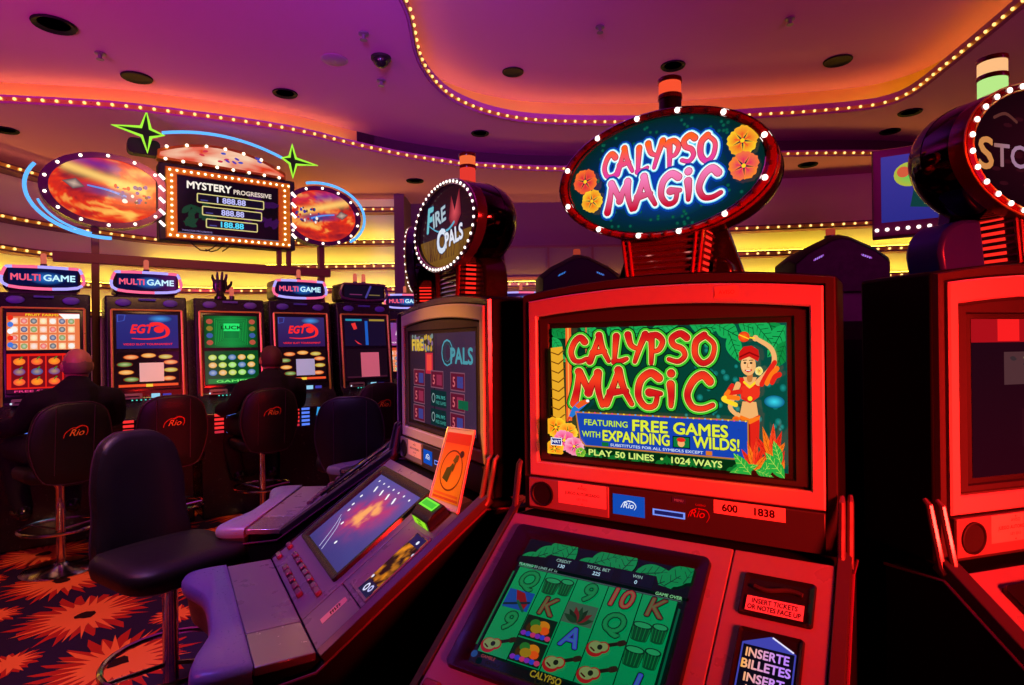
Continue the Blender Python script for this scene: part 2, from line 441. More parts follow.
bulb_me = MB().ell((0, 0, 0), (1, 1, 1), 10, 6).mesh('bulb', M['bulb_y'])
bulbw_me = MB().ell((0, 0, 0), (1, 1, 1), 10, 6).mesh('bulb', M['bulb_w'])
bulbs_me = MB().ell((0, 0, 0), (1, 1, 1), 8, 5).mesh('bulb', M['bulb_s'])
bulboff_me = MB().ell((0, 0, 0), (1, 1, 1), 10, 6).mesh('bulb', M['bulb_off'])
def resample(P, d):
    out = []; acc = 0.; nxt = d/2
    for a, b in zip(P, P[1:]):
        L = hypot(b[0]-a[0], b[1]-a[1])
        while nxt <= acc+L:
            t = (nxt-acc)/L; out.append((a[0]+(b[0]-a[0])*t, a[1]+(b[1]-a[1])*t)); nxt += d
        acc += L
    return out
def bulb_line(label, P, z, side, d=.1, r=.017, led=None, ledz=0., ledoff=.06, ledmat='led_y', x0=-99, x1=99, ymin=-99, group='marquee bulb lines along the ceiling coves and wall ledges'):
    """a wooden batten with bulbs along path P; side = offset of the bulbs from the path (towards the room)"""
    t = empty('marquee_light_strip', (P[0][0], P[0][1], z), 0, label, 'light strip', group)
    ox, oy, oz = t.location
    PP = [p for p in P if x0 <= p[0] <= x1 and p[1] >= ymin]
    b = MB(); F = offs(PP, side); Bk = offs(PP, side*.35)
    n = len(PP)
    for A, Bq in ((F, Bk),):
        b.loft([[(A[i][0]-ox, A[i][1]-oy, -.016), (A[i][0]-ox, A[i][1]-oy, .016), (Bq[i][0]-ox, Bq[i][1]-oy, .016), (Bq[i][0]-ox, Bq[i][1]-oy, -.016)] for i in range(n)])
    b.build('socket_rail', M['gold'], t, smooth=0)
    for x, y in resample(offs(PP, side*1.5), d): inst(bulb_me, 'bulb', t, (x-ox, y-oy, 0), scale=(r, r, r))
    if led:
        a0, a1 = led; m = MB()
        Q = offs([p for p in PP if a0 <= p[0] <= a1], ledoff)
        Q2 = offs(Q, .035)
        m.loft([[(q[0]-ox, q[1]-oy, ledz), (r2[0]-ox, r2[1]-oy, ledz)] for q, r2 in zip(Q, Q2)], cap0=False, cap1=False, closed=False)
        m.build('led_strip', M[ledmat], t, smooth=0)
    return t
# tray: path runs so that its left normal points outwards or inwards; OUTS tells
i0 = L0.index(min(L0, key=lambda p: hypot(p[0]-(-.62), p[1]-3.4))); L0r = L0[i0:]+L0[:i0]
i1 = L0r.index(min(L0r, key=lambda p: hypot(p[0]-3.30, p[1]-3.3))); L0v = L0r[:i1+1] if i1 > 20 else L0r
bulb_line('warm bulb strip around the raised wavy ceiling tray with glowing yellow cove', L0v, ZM+.006, -.012*OUTS, .1, .0125, led=(-9, 9), ledz=.03, ledoff=.258*OUTS)
bulb_line('warm bulb strip sweeping across the ceiling above the mystery sign', L1, ZL+.008, -.012, .1, .0125, led=(-6.5, -1.50), ledz=.02, ledoff=.158, x0=-4.7, x1=4.6)
# wall ledges with bulbs: (path, height, lit span)
def ledge(name, P, z, hgt=.07, dep=.15):
    m = MB(); m.loft([[(p[0], p[1], z-hgt/2), (p[0], p[1], z+hgt/2), (q[0], q[1], z+hgt/2), (q[0], q[1], z-hgt/2)] for p, q in zip(P, offs(P, dep))])
    tag(m.build(name, LEDGE, smooth=40), kind='structure')
L2 = spline([(-4.9, 3.2), (-4.9, 5.0), (-4.93, 5.8), (-4.72, 6.6), (-4.25, 7.35), (-3.5, 7.8), (-2.6, 7.9), (-1.515, 7.95)], 6)
m = MB(); m.loft([[(p[0], p[1], 3.16), (p[0], p[1], 3.23), (q[0], q[1], 3.23), (q[0], q[1], 3.16)] for p, q in zip(L2, offs(L2, .18))])
tag(m.build('trim_1', LEDGE, smooth=40), kind='structure')
bulb_line('topmost warm bulb strip under the ceiling behind the mystery sign', L2, 3.195, -.012, .12, .014, led=(-9, 9), ledz=.05, ledoff=.09, ymin=4.6, ledmat='led_d')
for k, (z, lab) in enumerate(((2.77, 'warm bulb strip on the left terraced wall, level with the mystery sign screen'), (2.45, 'warm bulb strip on the left wall, between the mystery sign and the machine toppers'), (2.14, 'warm bulb strip on the yellow wall just above the back machine row'), (1.80, 'lowest warm bulb strip on the wall, behind the back machine row'))):
    ledge('trim_%d' % (k+2), WLs, z)
    lo = {2.77: (-3.2, 0), 2.45: (-4.6, 0), 2.14: (-9, 0), 1.80: (-9, 0)}[z]
    bulb_line(lab, WLs, z, -.012, .125, .015, led=lo, ledz=.045, ledoff=.05, ymin=4.6, ledmat='led_w')
for k, (z, lab) in enumerate(((2.76, 'upper warm bulb strip on the yellow wall right of the oval flower sign'), (2.45, 'middle warm bulb strip on the yellow wall right of the oval flower sign'), (2.14, 'lower warm bulb strip behind the right-hand red machine'))):
    ledge('trim_%d' % (k+6), WR, z)
    bulb_line(lab, WR, z, -.012, .12, .014, led=None if z > 2.7 else (2.2, 9), ledz=.045, ledoff=.05, x1=7.5, ledmat='led_w')
WB = [(x/10, 8.32) for x in range(-14, 23, 2)]
for k, (z, lab) in enumerate(((2.22, 'warm bulb strip low on the mauve wall between the round signs'), (1.92, 'second warm bulb strip below the mauve wall panels'))):
    ledge('trim_%d' % (k+9), WB, z, dep=.13)
    bulb_line(lab, WB, z, -.012, .12, .014, led=(-9, 9), ledz=.045, ledoff=.04, ledmat='led_w')

# ceiling fittings
dl = MB(); dl.lathe([(.0, 0), (.075, 0), (.10, -.012), (.105, -.004), (.105, .0)], 20)
dl_me = dl.mesh('downlight', mat('dark_downlight_glass', (.010, .007, .010, 1), .6, spec=.1))
sp_me = MB().lathe([(.030, 0), (.030, -.008), (.012, -.012), (.010, -.035), (.022, -.038), (.022, -.042)], 12).mesh('sprinkler', mat('grey_sprinkler', (.16, .10, .16, 1), .4))
def fit(me, nm, x, y, z, label, cat, grp=None, s=1.):
    o = inst(me, nm, None, (x, y, z-.001), scale=(s, s, s)); tag(o, label, cat, grp); return o
DL = 'dark round recessed downlight in the '
for x, y, z, lab, s in ((-3.075, 4.066, ZM, 'plum ceiling nearest the top left corner', 1.25), (-3.02, 4.877, ZM, 'plum ceiling above the green stars', 1.1), (-1.946, 5.219, ZM, 'plum ceiling left of the tray, before the bulb line', 1.),
    (.038, 5.543, ZT, 'raised tray, above the round fire sign', .95), (1.492, 5.458, ZT, 'raised tray, behind the oval flower sign lamp', 1.05), (2.957, 5.397, ZT, 'raised tray, left of the green topped lamp', 1.15),
    (-.308, 6.266, ZM, 'plum strip between the tray and the outer bulb line', .9), (3.885, 5.826, ZM, 'plum ceiling just right of the tray', 1.), (4.022, 6.352, ZM, 'plum ceiling at right, by the outer bulb line', .95),
    (-1.147, 7.246, ZL, 'lower ceiling left of the round fire sign', 1.), (3.358, 6.77, ZL, 'lower ceiling right of the oval flower sign', 1.), (-4.543, 5.411, ZL, 'lower ceiling at the far left wall', 1.)):
    fit(dl_me, 'downlight', x, y, z, DL+lab, 'downlight', 'recessed ceiling downlights', s)
for x, y, z, lab in ((-1.02, 4.231, ZM, 'beside the tray, nearest the camera dome'), (-1.06, 4.985, ZM, 'between the camera dome and the bulb line'), (-3.04, 4.47, ZM, 'between two downlights at left'), (.728, 4.77, ZT, 'in the raised tray, left half'), (2.196, 4.682, ZT, 'in the raised tray, right half')):
    fit(sp_me, 'sprinkler', x, y, z, 'small grey ceiling sprinkler '+lab, 'sprinkler', 'ceiling sprinklers', 1.2)
t = empty('dome_camera', (-.975, 4.587, ZM), 0, 'black half-round dome camera hanging under the plum ceiling beside the tray', 'camera')
MB().lathe([(.075, 0), (.075, -.02), (.066, -.022)], 20).build('collar', M['blackm'], t)
MB().ell((0, 0, -.02), (.062, .062, .062), 18, 10).build('dome', M['black'], t)
t = empty('ceiling_speaker', (-1.34, 4.62, ZM), 0, 'pale violet round ceiling speaker plate left of the dome camera', 'speaker')
MB().lathe([(.085, 0), (.09, -.006), (.08, -.01), (0.001, -.01)], 24).build('grille', mat('violet_grille', rgb(150, 90, 150), .6), t)
MB().lathe([(.10, 0), (.10, -.004), (.09, -.006)], 24).build('rim', mat('violet_rim', rgb(160, 100, 160), .5), t)
# ------------------------------------------------------------------ near slot machines (a round bank of cabinets)
VB = 1.0786
DB = radians(35.2); DY, DZ = -.0407, .9931
def DK(u, s, n=0.):                     # sloping console: across, down the slope, out of it
    return (u, DY-s*cos(DB)-n*sin(DB), DZ-s*sin(DB)+n*cos(DB))
TRAYZ = .7105
def archline(hw, z, rise, n=14): return [(-hw+2*hw*i/n, z+rise*(1-((2*i/n-1)**2))) for i in range(n+1)]
def aloop(hw, z0, z1, rise, n=14):      # closed outline with a bowed top
    return [(-hw, z0), (hw, z0)]+archline(hw, z1, rise, n)[::-1]
G = dict(dgreen=rgb(4, 40, 26), teal=rgb(10, 90, 84), leaf=rgb(16, 165, 75), leaf2=rgb(10, 120, 55), vein=rgb(4, 60, 28), red=rgb(238, 44, 24), dred=rgb(150, 14, 20), lime=rgb(70, 220, 40), cream=rgb(250, 240, 170), yel=rgb(255, 214, 40),
    org=rgb(255, 120, 24), skin=rgb(240, 170, 100), black=rgb(3, 8, 6), white=rgb(250, 250, 255), blue=rgb(26, 62, 165), sky=rgb(80, 170, 240), pink=rgb(245, 60, 130), brown=rgb(90, 40, 10))

def art_calypso(root):
    a = Art(); W, Hh = 1000., 570.
    Y = lambda y: Hh-y
    P = lambda pts: [(x, Y(y)) for x, y in pts]
    a.grid(0, W, 0, Hh, lambda x, y: lerp(rgb(4, 44, 26), rgb(6, 78, 66), x/W*.9), 12, 8)
    rnd = random.Random(3)
    for k in range(70):
        x = rnd.uniform(560, 990); y = rnd.uniform(60, 430); r = rnd.uniform(5, 15)
        a.ell(x, Y(y), r, r, rgb(8, 92, 84), rgb(30, 150, 140))
    a.ell(945, Y(300), 44, 24, rgb(10, 90, 130), rgb(60, 220, 240))
    for k in range(22):
        x = rnd.uniform(80, 560); y = rnd.uniform(150, 360); leaf(a, x, Y(y), 70, 16, rnd.uniform(0, 6.2), rgb(5, 62, 34), None)
    for x, y, L, w, r in ((-10, 40, 90, 24, -.9), (-20, -5, 120, 30, -.4), (120, -10, 110, 26, -.5), (0, 110, 80, 20, -.6), (240, -14, 110, 30, -.9), (330, -10, 120, 34, -.5), (430, 10, 110, 26, .1), (350, 30, 120, 26, -.1),
        (590, -6, 130, 36, -.2), (640, 20, 110, 30, -.9), (700, -10, 120, 40, -.55), (760, 40, 120, 34, -1.2), (800, -10, 120, 40, -.4), (930, -12, 140, 44, -1.2), (1010, 10, 150, 44, -2.2), (1005, 70, 110, 34, -2.0), (870, -10, 120, 36, -.9)):
        leaf(a, x, Y(y), L, w, r, rgb(24, 172, 84) if (x+y) % 20 < 12 else rgb(14, 138, 62), rgb(6, 70, 32))
    # palm trunk and the orange reflected bar
    a.poly(P([(2, 90), (52, 84), (62, 430), (10, 440)]), rgb(236, 170, 40))
    for k in range(8): a.stroke(P([(4, 110+k*42), (34, 122+k*42), (58, 100+k*42)]), 5, rgb(120, 66, 10))
    a.rect(66, 90, Y(420), Y(0), rgb(244, 96, 34)); a.rect(74, 80, Y(420), Y(0), rgb(255, 170, 80)); a.rect(150, 157, Y(180), Y(0), rgb(190, 110, 60))
    LY = [(38, rgb(6, 40, 16)), (28, rgb(62, 196, 44)), (11, rgb(250, 226, 130)), (5, rgb(90, 6, 8)), (0, lambda x, y: lerp(rgb(246, 62, 30), rgb(206, 20, 26), .5+.5*sin(y*.05)))]
    brushword(a, 'CALYPSO', [(84, 160), (164, 256), (264, 330), (326, 414), (416, 490), (500, 592), (606, 708)], Y(154), 116, 21, LY, 3)
    brushword(a, 'MAGiC', [(102, 224), (232, 356), (366, 476), (486, 548), (572, 698)], Y(338), 146, 25, LY, 5)
    # parrot
    a.fan(P([(82, 400), (96, 362), (120, 332), (150, 322), (166, 330), (150, 350), (126, 372), (98, 402)]), rgb(40, 120, 210))
    a.fan(P([(108, 350), (132, 326), (160, 318), (172, 330), (150, 344), (124, 362)]), rgb(240, 90, 30)); a.ell(163, Y(325), 7, 6, G['white']); a.stroke(P([(86, 402), (76, 420)]), 8, rgb(220, 60, 40))
    # dancer
    def part(pts, c): a.fan(P(pts), c)
    sk = rgb(244, 178, 108); sk2 = rgb(206, 120, 60); rd = rgb(228, 36, 24)
    a.stroke(P([(820, 470), (838, 400), (850, 360)]), [60, 76], rd, 4); part([(806, 350), (890, 350), (884, 470), (852, 500), (826, 500)], rd); part([(836, 360), (848, 360), (850, 500), (842, 500)], rgb(150, 14, 16))
    part([(818, 300), (876, 300), (884, 350), (850, 366), (806, 352)], sk); part([(800, 350), (850, 372), (892, 352), (888, 366), (848, 386), (802, 364)], G['org'])
    part([(806, 208), (896, 214), (888, 280), (850, 306), (812, 290)], rd); a.ell(832, Y(262), 24, 24, rgb(240, 50, 30)); a.ell(868, Y(264), 24, 24, rgb(240, 50, 30)); a.ell(850, Y(288), 10, 9, G['yel'])
    part([(822, 206), (880, 206), (864, 240), (848, 250), (834, 240)], sk); a.stroke(P([(826, 226), (850, 244), (876, 224)]), 9, G['yel'])
    a.stroke(P([(800, 236), (772, 300), (768, 330), (798, 356)]), [24, 16], sk, 4)
    for k in range(3): a.stroke(P([(776-k*16, 240+k*24), (760-k*10, 268+k*14), (810-k*10, 262+k*26)]), 18, (rd, G['org'], G['yel'])[k], 4)
    a.stroke(P([(886, 226), (950, 160), (944, 100), (884, 62)]), [26, 16], sk, 5); a.ell(876, Y(58), 13, 12, sk)
    for k in range(3): a.stroke(P([(900+k*22, 232-k*4), (926+k*16, 190+k*6), (956+k*10, 150+k*22)]), 20, (rd, G['org'], rd)[k], 4)
    a.stroke(P([(872, 58), (846, 54)]), 6, G['yel']); a.ell(828, Y(52), 24, 20, G['red'], G['org']); a.stroke(P([(808, 44), (848, 60)]), 4, G['yel'])
    a.stroke(P([(852, 176), (850, 214)]), 24, sk2); a.ell(845, Y(160), 32, 40, sk); a.ell(837, Y(156), 22, 30, rgb(252, 194, 128))
    for dx in (-14, 12): a.ell(845+dx, Y(152), 6, 4, rgb(30, 14, 8)); a.stroke(P([(845+dx-8, 142), (845+dx+8, 141)]), 3, rgb(60, 20, 8))
    a.stroke(P([(844, 152), (840, 168), (848, 170)]), 3, sk2); a.stroke(P([(832, 180), (844, 185), (858, 179)]), 6, rgb(210, 16, 26)); a.stroke(P([(836, 181), (853, 181)]), 2, G['white'])
    part([(806, 144), (806, 112), (826, 90), (860, 86), (888, 102), (892, 130), (886, 146), (850, 128)], rgb(210, 24, 20)); a.stroke(P([(808, 130), (850, 112), (890, 128)]), 6, rgb(140, 8, 12)); blossom(a, 890, Y(182), 17, G['cream'], G['yel'], G['org']); a.ell(798, Y(352), 12, 10, sk); a.ell(792, Y(372), 17, 15, G['org'], G['red'])
    # blue panel
    a.poly(P([(112, 374), (844, 370), (844, 526), (150, 526), (128, 500)]), rgb(190, 120, 40)); a.poly(P([(118, 380), (838, 376), (838, 520), (154, 520), (134, 494)]), rgb(22, 66, 176))
    for k in range(30): a.ell(122+k*24.5, Y(375), 4, 3, (G['pink'], G['sky'], G['yel'])[k % 3])
    o = (.022, rgb(4, 14, 40)); yl = rgb(196, 232, 70)
    a.text('FEATURING', 152, Y(430), 25, yl, .02, width=182, out=o); a.text('FREE GAMES', 356, Y(441), 46, rgb(226, 236, 60), .03, width=400, out=o)
    a.text('WITH', 142, Y(482), 25, yl, .02, width=76, out=o); a.text('EXPANDING', 230, Y(492), 44, rgb(226, 236, 60), .03, width=280, out=o); a.text('WILDS!', 612, Y(490), 44, rgb(226, 236, 60), .03, width=192, out=o)
    a.rect(524, 598, Y(498), Y(450), G['black']); a.rect(528, 594, Y(494), Y(454), rgb(10, 120, 60)); a.ell(560, Y(478), 15, 15, sk); a.ell(560, Y(464), 18, 9, rd)
    a.text('SUBSTITUTES FOR ALL SYMBOLS EXCEPT', 262, Y(514), 11, rgb(210, 226, 250), .012, width=390); a.rect(226, 254, Y(517), Y(500), rgb(12, 110, 50)); a.rect(664, 690, Y(517), Y(500), rgb(220, 120, 30))
    a.rect(150, 800, 0, Y(528), rgb(4, 46, 16))
    for k in range(26): leaf(a, 150+k*25, Y(570), 40, 9, .4+(k % 4)*.6, rgb(16, 110, 40), None)
    a.text('PLAY 50 LINES  •  1024 WAYS', 172, Y(560), 25, rgb(214, 240, 120), .025, width=560, out=o)
    # flowers bottom left, bird-of-paradise bottom right
    for x, y, r, c1, c2 in ((34, 450, 48, G['yel'], G['org']), (86, 466, 42, rgb(255, 226, 60), G['org']), (70, 505, 46, rgb(255, 150, 190), G['pink']), (112, 528, 42, rgb(255, 190, 210), G['pink']), (30, 545, 40, G['yel'], G['org']), (140, 552, 22, rgb(170, 220, 60), rgb(60, 160, 40))):
        blossom(a, x, Y(y), r, c1, c2, G['yel'], x*.1)
    a.rect(16, 62, Y(530), Y(496), G['white']); a.rect(19, 59, Y(527), Y(499), rgb(24, 40, 130)); a.text('NRT', 39, Y(519), 13, G['white'], .02, 'c')
    for bx, by, s in ((872, 556, .80), (944, 515, .95), (965, 560, .75)):
        for k, (an, L) in enumerate(((2.2, 120), (1.85, 140), (1.5, 150), (1.2, 130), (.9, 100))):
            leaf(a, bx, Y(by), L*s, 15*s, an, (G['red'], G['org'], rgb(255, 70, 30))[k % 3], rgb(120, 10, 10))
    for x, y, L, w_, r in ((770, 575, 130, 20, .35), (860, 575, 110, 24, 2.3), (900, 575, 120, 24, .9), (1000, 570, 120, 26, 2.3), (985, 520, 90, 20, 1.9), (880, 550, 80, 16, -.3)):
        leaf(a, x, Y(y), L, w_, r, rgb(40, 170, 60), rgb(190, 230, 90))
    k = .5168/1000
    def fn(x, y, z): x = min(max(x, 0), 1000)/1000; x = 1000*x*1.441/(1.162+.279*x); return (x*k-.2584, .0088-z, VB+.0621+min(max(y, 0), 570)*k*.2942/.2946)
    a.build('screen', fn, LIT, root)

def art_reels(root):
    a = Art(4e-5); Y = lambda y: 292-y
    gr = rgb(0, 150, 84); gd = rgb(0, 60, 40); ink = rgb(0, 62, 40)
    a.rect(0, 370, 0, 292, rgb(2, 16, 16))
    for k in range(12):
        leaf(a, -6+k*33, Y(60-(k % 3)*12), 74, 21, .25+(k % 4)*.33, rgb(0, 138, 74), rgb(0, 50, 30))
    a.poly([(0, Y(66)), (0, Y(50)), (60, Y(42)), (70, Y(33)), (304, Y(33)), (312, Y(50)), (370, Y(58)), (370, Y(66))], rgb(2, 18, 16))
    tx = rgb(150, 190, 180)
    for x, t, v in ((104, 'CREDIT', '130'), (184, 'TOTAL BET', '225'), (268, 'WIN', '0')):
        a.rect(x-34, x+34, Y(62), Y(36), rgb(3, 20, 30)); a.text(t, x, Y(46), 7, tx, .012, 'c'); a.text(v, x, Y(59), 8, rgb(190, 230, 255), .02, 'c')
    a.text('PLAYING 50 LINES AT 1c', 8, Y(72), 6, tx, .01); a.text('GAME OVER', 312, Y(72), 6.5, rgb(140, 220, 150), .015)
    a.rect(8, 362, Y(76), Y(74), rgb(70, 90, 90))
    xs = [12, 80, 151, 219, 289, 357]; ys = [77, 125, 174, 222, 271]
    for i in range(5):
        a.rect(xs[i]+1, xs[i+1]-1, Y(271), Y(77), lambda x, y: lerp(rgb(0, 132, 76), rgb(0, 158, 90), y/292))
    a.rect(2, 6, Y(260), Y(90), rgb(0, 110, 66)); a.rect(361, 365, Y(270), Y(90), rgb(0, 90, 60))
    def letter(t, cx, cy, c):
        if t in GLY: pass
        a.text(t, cx, Y(cy+18), 38, c, .035, 'c', out=(.035, rgb(0, 40, 26)), shear=.14)
        a.text(t, cx, Y(cy+18), 38, lerp(c, gr, .35), 0, 'c', shear=.14)
    def guitar(cx, cy):
        a.stroke([(cx-4, Y(cy)), (cx+27, Y(cy-14))], 7, rgb(24, 26, 16)); a.stroke([(cx+25, Y(cy-13)), (cx+31, Y(cy-16))], 11, rgb(40, 30, 20))
        a.ell(cx-16, Y(cy+8), 17, 15, rgb(150, 24, 26)); a.ell(cx-2, Y(cy+2), 12, 11, rgb(150, 24, 26)); a.ell(cx-15, Y(cy+5), 14, 11, rgb(120, 140, 84)); a.ell(cx-2, Y(cy+1), 9, 8, rgb(120, 140, 84)); a.ell(cx-8, Y(cy+3), 5, 5, rgb(20, 30, 20)); a.stroke([(cx-24, Y(cy+8)), (cx-16, Y(cy+12))], 3, rgb(60, 20, 16))
    def drum(cx, cy, w):
        a.poly([(cx-w, Y(cy-10)), (cx+w, Y(cy-10)), (cx+w*.8, Y(cy+18)), (cx-w*.8, Y(cy+18))], rgb(0, 70, 36)); a.ell(cx, Y(cy+18), w*.8, 4, rgb(0, 70, 36)); a.ell(cx, Y(cy-10), w, 7, rgb(0, 40, 24)); a.ell(cx, Y(cy-10), w*.82, 5, rgb(30, 150, 90))
        for k in range(5): a.stroke([(cx-w*.8+k*w*.4, Y(cy-4)), (cx-w*.7+k*w*.35, Y(cy+18))], 1.4, rgb(10, 120, 60))
    def drums(cx, cy): drum(cx-14, cy+1, 19); drum(cx+18, cy-3, 15)
    def fruit(cx, cy):
        a.rect(cx-33, cx+33, Y(cy+23), Y(cy-23), rgb(6, 34, 22))
        for dx, dy, rx, ry, c in ((0, 2, 26, 18, rgb(60, 40, 10)), (8, -6, 14, 11, rgb(200, 120, 20)), (-10, -8, 11, 9, rgb(30, 110, 40)), (14, 2, 10, 8, rgb(220, 80, 20)), (-4, 2, 12, 9, rgb(150, 120, 20))): a.ell(cx+dx, Y(cy+dy), rx, ry, c)
        for k in range(6): a.ell(cx-26+k*10.5, Y(cy+15), 6, 5, (rgb(120, 40, 170), rgb(40, 60, 190), rgb(190, 50, 100))[k % 3])
    def plant(cx, cy):
        a.rect(cx-32, cx+32, Y(cy+22), Y(cy-22), rgb(60, 92, 70))
        for k in range(7): leaf(a, cx, Y(cy+18), 34, 6, .35+k*.4, (rgb(20, 60, 34), rgb(110, 30, 30), rgb(16, 46, 26))[k % 3], None)
    def parrot(cx, cy):
        a.rect(cx-30, cx+30, Y(cy+22), Y(cy-20), rgb(16, 70, 150)); a.fan([(cx-14, Y(cy-20)), (cx+8, Y(cy-16)), (cx+24, Y(cy+6)), (cx+20, Y(cy+20)), (cx-4, Y(cy+2))], rgb(130, 24, 26)); a.stroke([(cx-28, Y(cy+16)), (cx+26, Y(cy+2))], 5, rgb(6, 40, 50)); a.stroke([(cx, Y(cy+4)), (cx+20, Y(cy+22))], 6, rgb(10, 80, 60))
    cxs = [(xs[i]+xs[i+1])/2 for i in range(5)]; cys = [102, 150, 198, 247]
    dg = rgb(20, 120, 66); rdk = rgb(120, 40, 34)
    letter('Q', cxs[0], 102, dg); parrot(cxs[0], 150); letter('9', cxs[0], 198, dg); guitar(cxs[0], 247)
    drums(cxs[1], 102); letter('K', cxs[1], 150, rdk); fruit(cxs[1], 198); fruit(cxs[1], 247)
    letter('9', cxs[2], 102, dg); plant(cxs[2], 150); letter('A', cxs[2], 198, rgb(60, 50, 190)); guitar(cxs[2], 247)
    letter('10', cxs[3], 98, rgb(170, 24, 44)); letter('Q', cxs[3], 150, dg); guitar(cxs[3], 198); guitar(cxs[3], 247)
    letter('K', cxs[4], 102, rdk); drums(cxs[4], 150); drums(cxs[4], 198); letter('J', cxs[4], 247, rgb(60, 50, 190))
    a.ell(14, Y(281), 7, 7, rgb(20, 70, 130)); a.text('GAMBLE', 30, Y(283), 6, rgb(150, 60, 50), .01); a.text('CALYPSO', 140, Y(288), 12, rgb(150, 130, 30), .03, width=62)
    k = .001
    a.build('game_screen', lambda x, y, z: DK(-.2645+min(max(x, 0), 370)*k, .067+(292-min(max(y, 0), 292))*k, .0045+z), LIT, root, .72)

def art_opals(root):
    a = Art(); Y = lambda y: 570-y
    a.grid(0, 1000, 0, 570, lambda x, y: lerp(rgb(40, 24, 40), rgb(62, 40, 66), x/1000), 6, 4)
    a.rect(20, 430, Y(110), Y(6), rgb(50, 40, 30)); rnd = random.Random(5)
    for k in range(60): a.ell(rnd.uniform(60, 410), Y(rnd.uniform(14, 100)), 16, 16, (rgb(190, 150, 50), rgb(110, 130, 130), rgb(120, 90, 130), rgb(70, 60, 60))[k % 4])
    a.text('FIRE', 60, Y(104), 70, rgb(214, 176, 60), .04, width=200); a.rect(430, 446, Y(560), Y(0), rgb(30, 20, 30))
    a.text('O', 560, Y(190), 150, rgb(70, 150, 170), .02); a.text('O', 568, Y(186), 140, rgb(40, 50, 60), -.01); a.text('PALS', 690, Y(176), 88, rgb(70, 146, 160), .03, width=290)
    a.rect(300, 420, Y(250), Y(120), rgb(190, 40, 60)); a.rect(320, 400, Y(230), Y(130), rgb(235, 70, 60))
    for r in range(3):
        for cc in range(3):
            x = 90+cc*300; y = 230+r*115
            if cc == 1 and r: a.rect(x, x+240, Y(y+100), Y(y), rgb(14, 40, 44)); a.ell(x+40, Y(y+50), 26, 30, rgb(130, 150, 150)); a.ell(x+40, Y(y+50), 18, 22, rgb(14, 40, 44)); a.text('OPAL PAYS', x+80, Y(y+50), 20, rgb(70, 170, 160), .01); a.text('FREE GAMES', x+80, Y(y+84), 20, rgb(60, 140, 130), .01)
            else: a.rect(x, x+190, Y(y+100), Y(y), rgb(92, 20, 44)); a.frame([(x, Y(y)), (x+190, Y(y)), (x+190, Y(y+100)), (x, Y(y+100))], 7, rgb(120, 70, 90)); a.text('5', x+30, Y(y+80), 56, rgb(200, 90, 100), .02); a.rect(x+90, x+170, Y(y+84), Y(y+20), (rgb(60, 60, 130), rgb(140, 40, 70))[(r+cc) % 2])
    a.rect(800, 930, Y(430), Y(380), rgb(16, 90, 60))
    k = .5168/1000
    a.build('screen', lambda x, y, z: (min(max(x, 0), 1000)*k-.2584, .0088-z, VB+.0621+min(max(y, 0), 570)*k), LIT, root)
def art_opal_deck(root):
    a = Art(4e-5); Y = lambda y: 292-y
    from mathutils import noise
    def refl_blotch(x, y):  # soft pink-orange reflection painted into the screen picture
        n = noise.fractal(Vector((x*.018, y*.018, 3.1)), 1.0, 2.0, 4); g = math.exp(-(((x-190)*.8+(y-165)*.5)/95)**2-(((y-165)*.8-(x-190)*.5)/60)**2)
        v = min(1, max(0, g*(1.0+1.1*n))); b = lerp(rgb(62, 56, 124), rgb(86, 78, 156), y/292)
        return lerp(lerp(b, rgb(190, 50, 110), min(1, v*1.7)), rgb(255, 170, 100), max(0, v-.55)*2.2)
    a.grid(0, 370, 0, 292, refl_blotch, 56, 44)
    rnd = random.Random(9)
    for k in range(0):
        t = rnd.random(); x = 120+170*t+rnd.gauss(0, 22); y = 60+120*(rnd.random()); r = rnd.uniform(6, 26)*(1-.5*abs(t-.5))
        c = lerp(rgb(120, 50, 110), rgb(220, 70, 80), rnd.random()) if k < 40 else lerp(rgb(230, 110, 70), rgb(250, 190, 110), rnd.random()); a.ell(x, Y(y), r*(1 if k < 40 else .4), r*.8*(1 if k < 40 else .4), c)
    w = rgb(250, 248, 255)
    for x, y in ((40, 22), (88, 22), (136, 22), (184, 22), (232, 22), (280, 22), (330, 24)): a.ell(x, Y(y), 5, 4, w)
    for x in (70, 130, 190, 250): a.stroke([(x, Y(44)), (x+10, Y(58))], 10, w)
    for x, y in ((36, 96), (44, 132), (60, 154), (110, 196), (196, 246)): a.ell(x, Y(y), 6, 6, w)
    for d in (0, 26): a.stroke([(46+d, Y(180+d*.4)), (86+d, Y(220)), (130+d*1.2, Y(286))], [3, 5], rgb(180, 176, 220), 6)
    a.build('game_screen', lambda x, y, z: DK(-.2645+min(max(x, 0), 370)*.001, .067+(292-min(max(y, 0), 292))*.001, .0045+z), LIT, root)
def art_stone(root):
    a = Art(); Y = lambda y: 570-y
    a.grid(0, 1000, 0, 570, lambda x, y: lerp(rgb(44, 4, 16), rgb(30, 6, 18), y/570), 4, 4)
    a.rect(0, 1000, Y(84), 570, rgb(170, 14, 24))
    for x in (130, 460, 800): a.rect(x, x+110, Y(80), 570, rgb(250, 30, 32))
    a.ell(330, Y(58), 12, 12, rgb(255, 130, 100)); a.rect(160, 560, Y(240), Y(120), rgb(78, 46, 50)); rnd = random.Random(2)
    for k in range(40): a.ell(rnd.uniform(190, 530), Y(rnd.uniform(140, 220)), 14, 6, (rgb(110, 84, 70), rgb(54, 40, 44), rgb(130, 110, 80))[k % 3])
    a.rect(240, 960, Y(470), Y(330), rgb(46, 8, 20)); a.text('STONE', 300, Y(430), 70, rgb(96, 40, 44), .03)
    k = .5168/1000
    a.build('screen', lambda x, y, z: (min(max(x, 0), 1000)*k-.2584, .0088-z, VB+.0621+min(max(y, 0), 570)*k), LIT, root)
